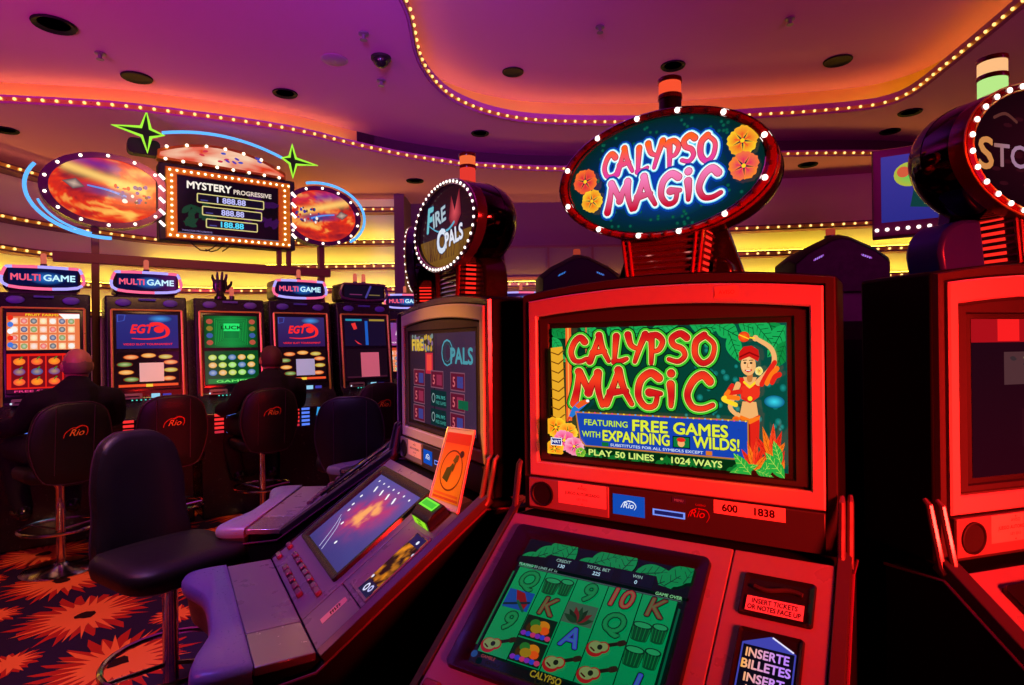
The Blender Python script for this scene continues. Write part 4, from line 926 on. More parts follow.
# ------------------------------------------------------------------ back row of tall machines
RA = math.atan2(.6, .8)                    # row direction
def egt(u, label, up, lo, topper, extra=None, pos=None, rz=RA, tiny=False):
    if pos is None: pos = (-3.5+.8*u, 4.5+.6*u)
    root = empty('video_slot_machine', (pos[0], pos[1], 0), rz, label, 'slot machine', None)
    tl = .07                                                         # the screens lean back a little
    Fy = lambda z: -tl*(1.71-z)/.65
    prof = [(-.30, .0), (-.26, .62), (-.34, .80), (-.34, .86), (-.16, .93), (-.082, 1.0), (Fy(1.715), 1.715), (.02, 1.82), (.50, 1.82), (.55, 1.6), (.55, 0)]
    MB().prism(prof, -.285, .285, lambda a, b, t: (t, a, b)).build('cabinet', mat('blue_black_cabinet', (.012, .010, .022, 1), .25), root, .012)
    S = lambda x, z, d=0.: (x, Fy(z)-d, z)
    m = MB()
    for sx in (-1, 1):
        m.tube([S(sx*.246, z, .008) for z in (.985, 1.2, 1.45, 1.705)], .010, 6)
    m.tube([S(x, 1.706, .008) for x in (-.246, 0, .246)], .008, 6); m.build('gold_trim', M['gold'], root)
    b = MB(); b.ring([[S(x, z, .001) for x, z in ((-.24, 1.0), (.24, 1.0), (.24, 1.70), (-.24, 1.70))], [S(x, z, .006) for x, z in ((-.22, 1.07), (.22, 1.07), (.22, 1.68), (-.22, 1.68))]]); b.build('screen_surround', M['black'], root)
    a = Art(2e-4); up(a); a.build('upper_screen', lambda x, y, z: S((x-.5)*.43, 1.395+y*.275, .008+z), LIT, root)
    a = Art(2e-4); lo(a); a.build('lower_screen', lambda x, y, z: S((x-.5)*.43, 1.082+y*.285, .008+z), LIT, root)
    if not tiny:
        m = MB(); m.box(-.19, -.05, -.115, -.06, .995, 1.04); bo = m.build('bill_acceptor', mat('grey_acceptor', (.30, .26, .28, 1), .35), root, .006)
        MB().box(-.17, -.07, -.118, -.112, 1.012, 1.022).build('note_slot', M['groove'], bo)
        a = Art(2e-4); a.rect(0, .06, 0, .035, rgb(150, 210, 240)); a.rect(.08, .14, .005, .03, rgb(60, 60, 170)); a.ell(-.20, .01, .007, .007, rgb(220, 235, 255))
        for k in range(5): a.ell(-.13+k*.03, -.012, .006, .005, rgb(90, 230, 210))
        a.build('meter_display', lambda x, y, z: (x+.01, -.118-z, 1.0+y), LIT, root)
        for sx in (-1, 1): MB().ell((sx*.165, -.004, 1.765), (.055, .014, .030), 16, 8).build('speaker', mat('violet_speaker_mesh', rgb(92, 84, 190), .5), root)
        MB().box(-.06, .06, -.006, .01, 1.785, 1.80).build('badge', mat('blue_badge', rgb(80, 90, 190), .3), root)
        a = Art(2e-4)
        for k in range(5):
            for c in range(2): a.rect(-.20+c*.09, -.13+c*.09, -k*.034, .020-k*.034, (rgb(255, 50, 50), rgb(90, 130, 255))[c] if k < 4 or c else rgb(200, 40, 60))
        a.fan([(.03, .02), (.10, .01), (.11, -.10), (.06, -.13), (.02, -.05)], rgb(50, 150, 230), rgb(90, 220, 240))
        a.build('button_panel', lambda x, y, z: (x, -.345-z, .835+y*1.0), LIT, root)
    if topper:
        tc, txt, lit = topper
        MB().prism(rrect(-.235, .225, 1.835, 2.015, .03), .0, .26, lambda a_, b_, t: (a_, t, b_)).build('topper_box', M['black'], root, .008)
        tr = [(-.205, 1.865), (.205, 1.865), (.225, 1.99), (.15, 2.01), (-.15, 2.01), (-.225, 1.99)]
        P = spline([(x, -.008, z) for x, z in tr], 5, True); n = len(P)
        col = [emat('t', c_, 1.) for c_ in ()]
        h1 = MB()
        for q in range(0, n, 3): h1.tube([P[(q+w_) % n] for w_ in range(4)], .012, 6, m=(q//3) % 2 if lit else 0)
        h1.build('topper_neon' if lit else 'topper_rim', [M[tc], M['neon_v' if tc == 'neon_p' else 'neon_p']] if lit else M[tc], root)
        a = Art(3e-4); a.rect(-.205, .205, 1.872, 1.998, rgb(10, 14, 60) if lit else rgb(20, 10, 30))
        if lit:
            a.ell(.02, 1.93, .12, .05, rgb(10, 20, 70), rgb(40, 120, 220)); o = (.02, rgb(20, 60, 160))
            a.text('MULTI', -.19, 1.912, .046, rgb(255, 90, 110), .03, width=.17, out=o); a.text('GAME', .0, 1.912, .046, rgb(200, 245, 255), .03, width=.19, out=o)
        else:
            a.stroke([(.02, 1.88), (.07, 1.99)], .02, rgb(70, 60, 140)); a.rect(-.15, -.02, 1.90, 1.91, rgb(110, 40, 90)); a.rect(.05, .17, 1.90, 1.91, rgb(120, 100, 60))
        a.build('topper_face', lambda x, y, z: (x, -.001-z, y), LIT, root)
        MB().box(-.20, .20, .02, .24, 1.815, 1.84).build('topper_base', M['blackm'], root)
        zz = 2.01
    else: zz = 1.82
    lamps = ((.0, .05),) if topper and topper[2] else ((-.06, .08), (.03, .08))
    for k, (lx, ly) in enumerate(lamps):
        l = MB().lathe([(.022, zz), (.022, zz+.03), (.020, zz+.032)], 14, c=(lx, ly, 0)).build('tower_lamp', M['black'], root)
        MB().lathe([(.019, zz+.03), (.019, zz+.10), (.012, zz+.112)], 14, c=(lx, ly, 0)).build('lamp_lens', emat('amber_pink_lens', rgb(230, 110, 90), .8), l)
    if extra: extra(root, S)
    return root
def up_fruit(a):
    a.rect(0, 1, 0, 1, rgb(236, 120, 70)); a.rect(0, 1, .90, 1, rgb(200, 60, 40)); a.text('FRUIT FARMS', .25, .915, .06, G['yel'], .02, width=.45)
    rnd = random.Random(1)
    for i in range(7):
        for j in range(4):
            x, y = .10+i*.13, .86-j*.225
            c = (rgb(255, 210, 190), rgb(50, 60, 120), rgb(255, 226, 160), rgb(240, 80, 60), rgb(120, 150, 50), rgb(250, 240, 230), rgb(70, 70, 80))[(i*3+j*5) % 7]
            a.rect(x-.05, x+.05, y-.17, y, rgb(250, 190, 150)); a.ell(x, y-.085, .045, .075, c, lerp(c, G['white'], .5))
    a.fan([(.70, .98), (.78, .84), (1, .86), (1, .98)], rgb(255, 252, 250))
    for k in range(5): a.ell(.05, .86-k*.18, .04, .07, (G['red'], rgb(70, 120, 220), G['white'])[k % 3])
def lo_fruit(a):
    a.rect(0, 1, 0, 1, rgb(232, 32, 24)); a.rect(0, 1, .0, .10, rgb(60, 10, 40)); a.text('FREE SPINS', .1, .02, .05, G['pink'], .02, width=.6)
    for i in range(4):
        a.rect(.06+i*.235, .06+i*.235+.215, .14, .94, rgb(120, 12, 24))
        for j in range(3):
            c = (rgb(255, 110, 40), rgb(60, 70, 150), rgb(250, 70, 50), rgb(110, 50, 130))[(i*2+j*3) % 4]; a.ell(.165+i*.235, .80-j*.26, .08, .09, c, lerp(c, G['yel'], .4)); a.stroke([(.165+i*.235, .86-j*.26), (.20+i*.235, .92-j*.26)], .02, rgb(60, 130, 40))
def logo(bgc, fg):
    def f(a):
        a.grid(0, 1, 0, 1, lambda x, y: lerp(bgc, rgb(60, 70, 150), .25*y), 4, 4)
        a.ell(.70, .88, .22, .12, bgc, rgb(70, 150, 230)); a.frame([(.02, .78), (.12, .82), (.14, .98), (.02, .98)], .012, rgb(70, 90, 190))
        a.text('EGT', .22, .46, .24, fg, .04, width=.34, shear=.15)
        P = spline([(.24, .30), (.50, .28), (.78, .36), (.82, .56), (.70, .72), (.58, .72)], 8)
        a.stroke(P, [.02, .11], fg); a.ell(.68, .56, .085, .10, fg); a.text('VIDEO SLOT TOURNAMENT', .1, .10, .055, fg, .02, width=.8)
    return f
def lo_oval(pc):
    def f(a):
        a.rect(0, 1, 0, 1, rgb(24, 8, 14))
        for k, (x, y) in enumerate(((.22, .86), (.50, .90), (.78, .86), (.12, .66), (.86, .70), (.14, .44), (.86, .48), (.22, .24), (.82, .24))):
            c = (rgb(236, 110, 50), rgb(240, 150, 60), rgb(190, 160, 50), rgb(60, 120, 50))[k % 4]; a.ell(x, y, .13, .075, rgb(120, 40, 20)); a.ell(x, y, .115, .06, c, lerp(c, G['cream'], .5))
        a.rect(.02, .98, .03, .10, rgb(240, 80, 40)); a.rect(.45, .56, .02, .10, rgb(250, 200, 60))
    return f
def paper(c, w=.17, h=.15, z=1.13, dx=.02):
    def f(root, S):
        m = MB(); m.loft([[S(-w/2+dx, z, .014), S(w/2+dx, z, .014), S(w/2+dx, z, .016), S(-w/2+dx, z, .016)], [S(-w/2+dx, z+h, .014), S(w/2+dx, z+h, .014), S(w/2+dx, z+h, .016), S(-w/2+dx, z+h, .016)]])
        m.build('taped_notice', mat('glowing_notice_paper', c, .7, emis=c, es=.45), root)  # the sheet's brightness is put in as emission
    return f
def green_up(a):
    a.grid(0, 1, 0, 1, lambda x, y: lerp(rgb(4, 60, 24), rgb(16, 130, 60), 1-abs(x-.5)*2), 8, 6)
    for k in range(6): a.frame(rrect(.20+k*.03, .80-k*.03, .08+k*.04, .92-k*.05, .02), .008, rgb(30, 170, 70))
    a.rect(.36, .66, .52, .76, rgb(40, 230, 110)); a.text('LUCK', .51, .58, .11, rgb(6, 60, 20), .03, 'c')
    for k in range(4):
        for x in (.10, .90): a.ell(x, .16+k*.22, .06, .08, (rgb(180, 80, 60), rgb(60, 90, 160), rgb(140, 120, 40))[k % 3])
def green_lo(a):
    a.rect(0, 1, 0, 1, rgb(6, 70, 30))
    for i in range(5):
        for j in range(3): c = (rgb(190, 210, 60), rgb(150, 220, 80), rgb(60, 110, 170), rgb(230, 170, 60))[(i+j*3) % 4]; a.ell(.14+i*.18, .80-j*.23, .075, .085, c, lerp(c, G['white'], .4))
    a.rect(.05, .95, .02, .16, rgb(20, 120, 50)); a.text('GAMES', .5, .05, .07, rgb(120, 240, 110), .02, 'c', width=.6)
def dark_up(a):
    a.rect(0, 1, 0, 1, rgb(24, 12, 42)); a.rect(.03, .42, .90, .97, rgb(40, 140, 170)); a.rect(.60, .98, .90, .97, rgb(160, 130, 50)); a.rect(.49, .56, .03, .90, rgb(30, 90, 190))
    a.fan([(.16, .80), (.26, .84), (.30, .62), (.22, .58)], rgb(230, 50, 50)); a.fan([(.22, .22), (.34, .10), (.40, .04), (.30, .08)], rgb(230, 50, 60))
def dark_lo(a): a.rect(0, 1, 0, 1, rgb(26, 8, 22)); a.rect(.02, .98, .0, .06, rgb(60, 20, 40))
egt(0., 'video slot machine at the far left, reel symbols over a red lower screen', up_fruit, lo_fruit, ('neon_p', 1, True))
egt(.665, 'video slot machine second from left, red logo above orange ovals, pink neon topper', logo(rgb(40, 34, 110), rgb(250, 40, 44)), lo_oval(0), ('neon_p', 1, True), paper(rgb(225, 205, 190)))
m3 = egt(1.29, 'video slot machine with both screens green, no topper', green_up, green_lo, None)
egt(1.90, 'video slot machine with red logo on violet screen and blue-white neon topper', logo(rgb(50, 22, 80), rgb(255, 40, 40)), lo_oval(1), ('neon_v', 1, True), paper(rgb(190, 200, 240)))
egt(2.53, 'rightmost video slot machine of the back row, dark screen with pink sheet below', dark_up, dark_lo, ('darkrim', 1, False), paper(rgb(226, 120, 140), .19, .24, 1.09, .03))
t = empty('carved_ornament', (-3.5+.8*1.22-.6*.05+.0, 4.5+.6*1.22+.8*.05, 1.82), RA, 'dark upright hand-shaped ornament on top of the green-screened machine', 'ornament')
m = MB(); m.lathe([(.05, 0), (.05, .02), (.035, .03), (.03, .07)], 14); m.loft([[(x*1.0, y, z) for x, y in ellp(0, 0, w_, .022, 12)] for z, w_ in ((.05, .035), (.10, .06), (.15, .058), (.17, .05))])
for k, (x, L, lean) in enumerate(((-.045, .06, -.03), (-.018, .085, -.01), (.012, .09, .008), (.038, .07, .022))): m.tube([(x, 0, .15), (x+lean*.5, 0, .15+L*.6), (x+lean*.6, -.01, .15+L)], [.014, .012, .008], 8)
m.tube([(.05, 0, .09), (.085, -.01, .13), (.09, -.015, .16)], [.016, .012, .008], 8)
m.build('figure', M['black'], t)
# more machines seen through the gaps, far away
for pos, rz, lab in (((-1.30, 7.35), .25, 'distant lit machine seen between the back row and the round fire sign'), ((.12, 7.2), .1, 'distant machine with lit topper behind the round fire sign'), ((1.02, 7.3), 0., 'distant machine with lit topper behind the dark hooded machine'), ((4.25, 6.0), -.5, 'distant machine with bright screen below the bulb-edged raised monitor')):
    egt(0, lab, logo(rgb(150, 60, 140), rgb(255, 230, 240)), up_fruit, ('neon_v', 1, True), pos=pos, rz=rz, tiny=True)

# black hooded machines on the other side of the round bank, seen from behind
def hooded(x, y, w, z0, z1, rz, label):
    root = empty('hooded_slot_machine', (x, y, 0), rz, label, 'slot machine', None)
    MB().box(-w*.46, w*.46, 0, .40, 0, z0).build('cabinet', M['blackm'], root, .01)
    pr = [(-w/2, z0-.02), (w/2, z0-.02), (w/2, z0+(z1-z0)*.55), (w*.36, z0+(z1-z0)*.74), (w*.10, z1-.012), (0, z1), (-w*.10, z1-.012), (-w*.36, z0+(z1-z0)*.74), (-w/2, z0+(z1-z0)*.55)]
    hd = MB(); hd.loft([[(a, -.06, b-.03*(b > z0)) for a, b in [(p[0]*.93, p[1]) for p in pr]], [(a, 0., b) for a, b in pr], [(a, .30, b) for a, b in pr], [(a, .40, b-.03*(b > z0)) for a, b in [(p[0]*.9, p[1]) for p in pr]]]); hd.build('hood', mat('black_hood', (.006, .005, .006, 1), .5, spec=.15), root, .006)
    for sx in (-1, 1):
        a = Art(); b_ = rgb(70, 150, 240); a.stroke([(-.024, 0), (.024, .004)], .012, rgb(24, 60, 130)); [a.stroke([(-.02+q*.012, -.003), (-.017+q*.012, .006)], .004, b_) for q in range(4)]; a.build('blue_tag', lambda u, v, q: (sx*w*.235+u, -.064-q+(.03 if 0 else 0), z0+(z1-z0)*.56+v-sx*u*.45), LIT, root)
    t = MB().lathe([(.035, z1-.03), (.035, z1+.012), (.030, z1+.015)], 16, c=(0, .12, 0)).build('tower_lamp', M['black'], root)
    MB().lathe([(.027, z1+.012), (.027, z1+.05), (.022, z1+.058)], 16, c=(0, .12, 0)).build('lamp_lens', emat('red_amber_lens', rgb(200, 70, 50), .6), t)
hooded(.49, 4.30, .58, 1.70, 2.03, .05, 'black hooded machine back just left of the oval flower sign neck')
hooded(1.96, 3.60, .56, 1.70, 2.03, -.15, 'black hooded machine back beside the bulb-edged raised monitor')

# ------------------------------------------------------------------ mystery progressive sign over the back row
O = (-3.5-.6*.2, 4.5+.8*.2)
sg = empty('overhead_sign', (O[0], O[1], 0), RA, 'large overhead bulb-framed jackpot sign with neon stars and fiery oval wings', 'sign')
def P3(u, z, d=0.): return (u, d, z)
st = M['steel']
for u, z1 in ((.332, 2.42), (2.215, 2.42)): MB().box(u-.027, u+.027, .10, .17, 0, z1).build('post', st, sg, .004)
for u in (1.80, 1.89): MB().box(u-.02, u+.02, .10, .14, 2.12, 2.40).build('hanger', st, sg)
m = MB(); m.box(.05, 2.30, .09, .17, 2.10, 2.18); m.build('beam', st, sg, .004)
m = MB()
for k in range(4): m.tube([(1.0+k*.14+j*.05, .05, 2.36-.10*sin(j*.6+k)) for j in range(7)], .006, 5)
m.build('hanging_cable', M['blackm'], sg)
m = MB(); m.box(.78, 1.93, .03, .20, 2.33, 3.0); m.build('sign_box', M['blackm'], sg, .01)
fr = MB(); fr.ring([[P3(u, z, .03) for u, z in ((.830, 2.345), (1.880, 2.345), (1.880, 2.968), (.830, 2.968))], [P3(u, z, .0) for u, z in ((.836, 2.351), (1.874, 2.351), (1.874, 2.962), (.836, 2.962))], [P3(u, z, -.004) for u, z in ((.915, 2.395), (1.770, 2.395), (1.770, 2.905), (.915, 2.905))], [P3(u, z, .02) for u, z in ((.918, 2.398), (1.767, 2.398), (1.767, 2.902), (.918, 2.902))]])
fr.build('screen_frame', mat('yellow_enamel_frame', rgb(240, 190, 20), .35), sg)
a = Art(3e-4); a.rect(0, .85, 0, .51, rgb(10, 6, 16)); rnd = random.Random(4)
for k in range(18): leaf(a, rnd.uniform(.02, .3), rnd.uniform(.05, .25), .12, .025, rnd.uniform(0, 3), rgb(12, 60, 40), None)
for k in range(12): leaf(a, rnd.uniform(.6, .8), rnd.uniform(.05, .35), .12, .03, rnd.uniform(0, 3), rgb(50, 14, 70), None)
a.text('MYSTERY', .075, .405, .062, rgb(250, 240, 225), .035, width=.36); a.text('PROGRESSIVE', .455, .402, .040, rgb(225, 205, 190), .03, width=.33)
for (x0, x1, y, t, c) in ((.15, .72, .285, '1 888.88', rgb(190, 190, 250)), (.19, .70, .175, '888.88', rgb(190, 190, 250)), (.22, .66, .065, '188.88', rgb(80, 220, 255))):
    a.poly(rrect(x0, x1, y, y+.085, .012), rgb(220, 205, 130)); a.poly(rrect(x0+.009, x1-.009, y+.009, y+.076, .008), rgb(16, 12, 34)); a.rect(x0+.03, x0+.09, y+.02, y+.03, rgb(70, 70, 140)); a.text(t, (x0+x1)/2, y+.018, .050, c, .03, 'c', width=(.24 if len(t) > 6 else .19))
a.text('TWINSTAR PROGRESSIVE', .03, .018, .015, rgb(150, 130, 190), .0); a.rect(0, .85, 0, .006, rgb(120, 110, 130))
a.build('jackpot_screen', lambda x, y, z: (.919+x*.847/.85, .012-z, 2.398+y*.504/.51), LIT, sg)
from mathutils import noise
def fire(a, cx, cz, rx, rz, flip, seed):
    rnd = random.Random(seed); E = ellp(cx, cz, rx, rz, 72)
    E = [(min(x, cx+rx*.86) if not flip else max(x, cx-rx*.86), y) for x, y in E]
    s = -1 if flip else 1
    def col(x, z):
        X, Z = s*(x-cx)/rx, (z-cz)/rz
        w = noise.fractal(Vector((X*1.3+seed, Z*1.6, .3)), 1., 2., 4); v = noise.fractal(Vector((X*1.4-.6*Z+w*.9, Z*2.4+.7*X+w*.8, seed)), 1., 2., 4)
        t = .50+.75*v
        c = lerp(rgb(96, 14, 44), rgb(236, 50, 24), t*1.7) if t < .58 else lerp(rgb(236, 50, 24), rgb(255, 196, 90), (t-.58)*2.4)
        c = lerp(c, rgb(110, 34, 140), max(0, .9-abs(Z-.75+.25*X)*3.2)*(1 if X < .2 else .2))
        ray = math.exp(-((Z-.34+.42*X)/.15)**2)*(1 if -.8 < X < .7 else 0); c = lerp(c, rgb(255, 206, 110), min(1, ray*.95))
        car = math.exp(-((Z+.05+.20*X)/.15)**4-((X-.05)/.48)**4); c = lerp(c, rgb(34, 48, 128), min(1, car*(.8+.6*v)))
        return c
    a.disk(E, col, 22)
    a.fan([(cx-s*rx*.78, cz+rz*.16), (cx-s*rx*.55, cz+rz*.28), (cx-s*rx*.40, cz+rz*.04), (cx-s*rx*.6, cz-rz*.06)], rgb(90, 60, 70), rgb(210, 180, 160))
    a.stroke([(cx-s*rx*.35, cz+rz*.10), (cx, cz+rz*.02), (cx+s*rx*.3, cz-rz*.12)], [.012, .02], rgb(90, 140, 230), 4)
    for k in range(26): a.ell(cx+s*rx*rnd.uniform(.1, .75), cz+rz*rnd.uniform(-.3, .25), rx*rnd.uniform(.02, .05), rz*rnd.uniform(.03, .07), (rgb(70, 40, 150), rgb(250, 240, 230), rgb(30, 60, 140), rgb(200, 30, 40), rgb(40, 20, 60))[k % 5])
def wing(cx, cz, rx, rz, flip, seed):
    E = ellp(cx, cz, rx, rz, 48); E = [(min(x, cx+rx*.90) if not flip else max(x, cx-rx*.90), z) for x, z in E]
    wb = MB(); wb.loft([[P3(x, z, .14) for x, z in E], [P3(x, z, .02) for x, z in E]]); wo = wb.build('oval_wing', mat('dark_violet_wing', rgb(60, 20, 60), .35), sg)
    E2 = [(cx+(x-cx)*.86, cz+(z-cz)*.86) for x, z in E]
    rm = MB(); rm.ring([[P3(x, z, .02) for x, z in E], [P3(x, z, .0) for x, z in E], [P3(x, z, .0) for x, z in E2], [P3(x, z, .015) for x, z in E2]]); rm.build('wing_rim', mat('violet_chrome_rim', rgb(120, 70, 120), .2, .7), wo)
    a = Art(1.5e-4); fire(a, cx, cz, rx*.86, rz*.86, flip, seed); a.build('wing_art', lambda x, y, z: P3(x, y, .010-z*.6), LIT, wo)
    for k in range(14):
        t = 2*pi*(k+.5)/14; x, z = cx+rx*.93*cos(t), cz+rz*.93*sin(t)
        if (x > cx+rx*.84 if not flip else x < cx-rx*.84): continue
        inst(bulbs_me, 'bulb', wo, (x, -.006, z), scale=(.013, .010, .013))
    return wo
wing(.42, 2.690, .455, .305, False, 3); wing(2.19, 2.690, .40, .295, True, 5)
for sx, x0 in ((0, .80), (1, 1.905)):                                    # slanted white tubes beside the frame
    for k in range(5): MB().tube([(x0-.02, -.012, 2.46+k*.10+.02), (x0+.02, -.012, 2.46+k*.10-.02)], .012, 6).build('slanted_tube', M['bulb_w'], sg)
def neon(name, pts, mt, r=.014): return MB().tube(pts, r, 8).build(name, mt, sg)
neon('blue_neon_tube', [(.42+.535*cos(radians(t)), .0, 2.665+.365*sin(radians(t))) for t in range(152, 274, 6)], M['neon_b'])
neon('blue_neon_tube', [(.42+.475*cos(radians(t)), .0, 2.655+.335*sin(radians(t))) for t in range(196, 262, 6)], M['neon_b'], .009)
neon('blue_neon_tube', [(2.19+.44*cos(radians(t)), .0, 2.70+.315*sin(radians(t))) for t in range(-50, 118, 7)], M['neon_b'])
neon('blue_neon_tube', [(.806+(1.804-.806)*k/14, -.005, 3.238-.04*k/14+.085*(1-(2*k/14-1)**2)) for k in range(15)], M['neon_b'])
top = [(.77+1.07*k/16, 3.02-.02*k/16) for k in range(17)]; topu = [(.775+1.06*k/16, 3.10-.04*k/16+.13*(1-(2*k/16-1)**2)) for k in range(17)]
tb = MB(); tb.loft([[P3(x, z, .12) for x, z in top+topu[::-1]], [P3(x, z, .01) for x, z in top+topu[::-1]]]); to = tb.build('crest_panel', mat('gold_crest_edge', rgb(200, 130, 40), .3, .6), sg)
a = Art(2e-4); In = [(x*.97+1.3*.03, z+.022) for x, z in top]; Iu = [(x*.97+1.3*.03, z-.022) for x, z in topu]
rnd = random.Random(2)
def crest(x, z):
    v = noise.fractal(Vector((x*5, z*9, 2.)), 1., 2., 4); t = .62-.5*abs((x-1.3)/.53)+.7*v
    return lerp(rgb(226, 60, 24), rgb(255, 238, 200), max(0, t))
V = [p for k in range(9) for p in [(In[i][0]+(Iu[i][0]-In[i][0])*k/8, In[i][1]+(Iu[i][1]-In[i][1])*k/8) for i in range(17)]]
a.raw(V, [(k*17+i, k*17+i+1, (k+1)*17+i+1, (k+1)*17+i) for k in range(8) for i in range(16)], crest)
for k in range(12):
    x = rnd.uniform(1.1, 1.6); z = 3.06+rnd.uniform(0, .1); a.ell(x, z, .022, .010, (rgb(90, 60, 170), rgb(210, 50, 70), rgb(60, 80, 190))[k % 3], rot=rnd.uniform(-.5, .5))
a.build('crest_art', lambda x, y, z: P3(x, y, .006-z), LIT, to)
for k in range(7): inst(bulbs_me, 'bulb', to, (.84+k*.155, -.004, 3.13+.075*(1-(2*k/6-1)**2)-.005*k), scale=(.014, .010, .014))
for k in range(8): inst(bulbs_me, 'bulb', to, (.83+k*.135, -.004, 3.022-.0025*k), scale=(.014, .010, .014))
for k in range(19):
    x = .86+k*1.0/18
    for z in (2.371, 2.935): inst(bulbs_me, 'bulb', sg, (x, -.008, z), scale=(.010, .008, .010))
for k in range(10):
    for x in (.874, 1.824): inst(bulbs_me, 'bulb', sg, (x, -.008, 2.42+k*.052), scale=(.010, .008, .010))
def star(cx, cz, pts):
    m = MB(); L = [(cx+x, -.03, cz+z) for x, z in pts]; m.tube(L, .013, 8, True); o = m.build('star_neon', M['neon_g'], sg)
    b = MB(); b.loft([[(cx+x*.95, -.005, cz+z*.95) for x, z in pts], [(cx+x*.95, -.02, cz+z*.95) for x, z in pts]]); b.build('star_back', mat('dark_green_star', rgb(10, 40, 16), .4), o)
star(.69, 3.21, [(0, .175), (.028, .035), (.125, .0), (.03, -.035), (.005, -.165), (-.035, -.035), (-.24, .015), (-.04, .04)])
star(1.895, 3.18, [(-.005, .155), (.03, .03), (.235, -.005), (.035, -.03), (0, -.16), (-.03, -.03), (-.10, .012), (-.03, .035)])
MB().loft([[P3(x, z, .16) for x, z in rrect(.56, .80, 3.05, 3.18, .04)], [P3(x, z, .06) for x, z in rrect(.56, .80, 3.05, 3.18, .04)]]).build('star_bracket', M['blackm'], sg)

# monitor hanging at right
def prj(x, y, z): return (x, y, z)
tv = empty('display_monitor', (3.02, 4.36, 2.49), math.atan2(-.32, .52), 'raised monitor in a dark frame with white bulbs below, left of the black domed sign', 'monitor')
MB().box(-.34, .46, .0, .10, -.33, .33).build('case', M['blackm'], tv, .006)
m = MB(); m.ring([[(x, .0, z) for x, z in ((-.34, -.33), (.46, -.33), (.46, .33), (-.34, .33))], [(x, -.02, z) for x, z in ((-.33, -.32), (.45, -.32), (.45, .32), (-.33, .32))], [(x, -.005, z) for x, z in ((-.28, -.22), (.40, -.22), (.40, .27), (-.28, .27))]]); m.build('frame', mat('mauve_monitor_frame', rgb(96, 40, 70), .35), tv)
a = Art(3e-4); a.grid(-.28, .40, -.22, .27, lambda x, y: lerp(rgb(40, 40, 130), rgb(70, 60, 160), y+.3), 4, 4); a.poly([(-.10, -.12), (.18, -.16), (.34, -.10), (.34, .20), (-.05, .16)], rgb(14, 60, 60)); a.ell(-.10, .12, .10, .09, rgb(180, 180, 60), rgb(60, 200, 90)); a.stroke([(.0, -.10), (.3, -.14)], .02, rgb(190, 200, 60)); a.rect(-.02, .2, -.06, .08, rgb(20, 90, 50)); a.ell(-.14, .14, .04, .04, rgb(210, 90, 60))
a.build('screen', lambda x, y, z: (x, -.007-z, y), LIT, tv)
for k in range(12): inst(bulbw_me, 'bulb', tv, (-.31+k*.065, -.022, -.275), scale=(.014, .010, .014))
MB().box(.27, .33, .03, .09, -2.49, -.32).box(.10, .50, -.14, .26, -2.49, -2.46).build('floor_post', M['blackm'], tv, .004)

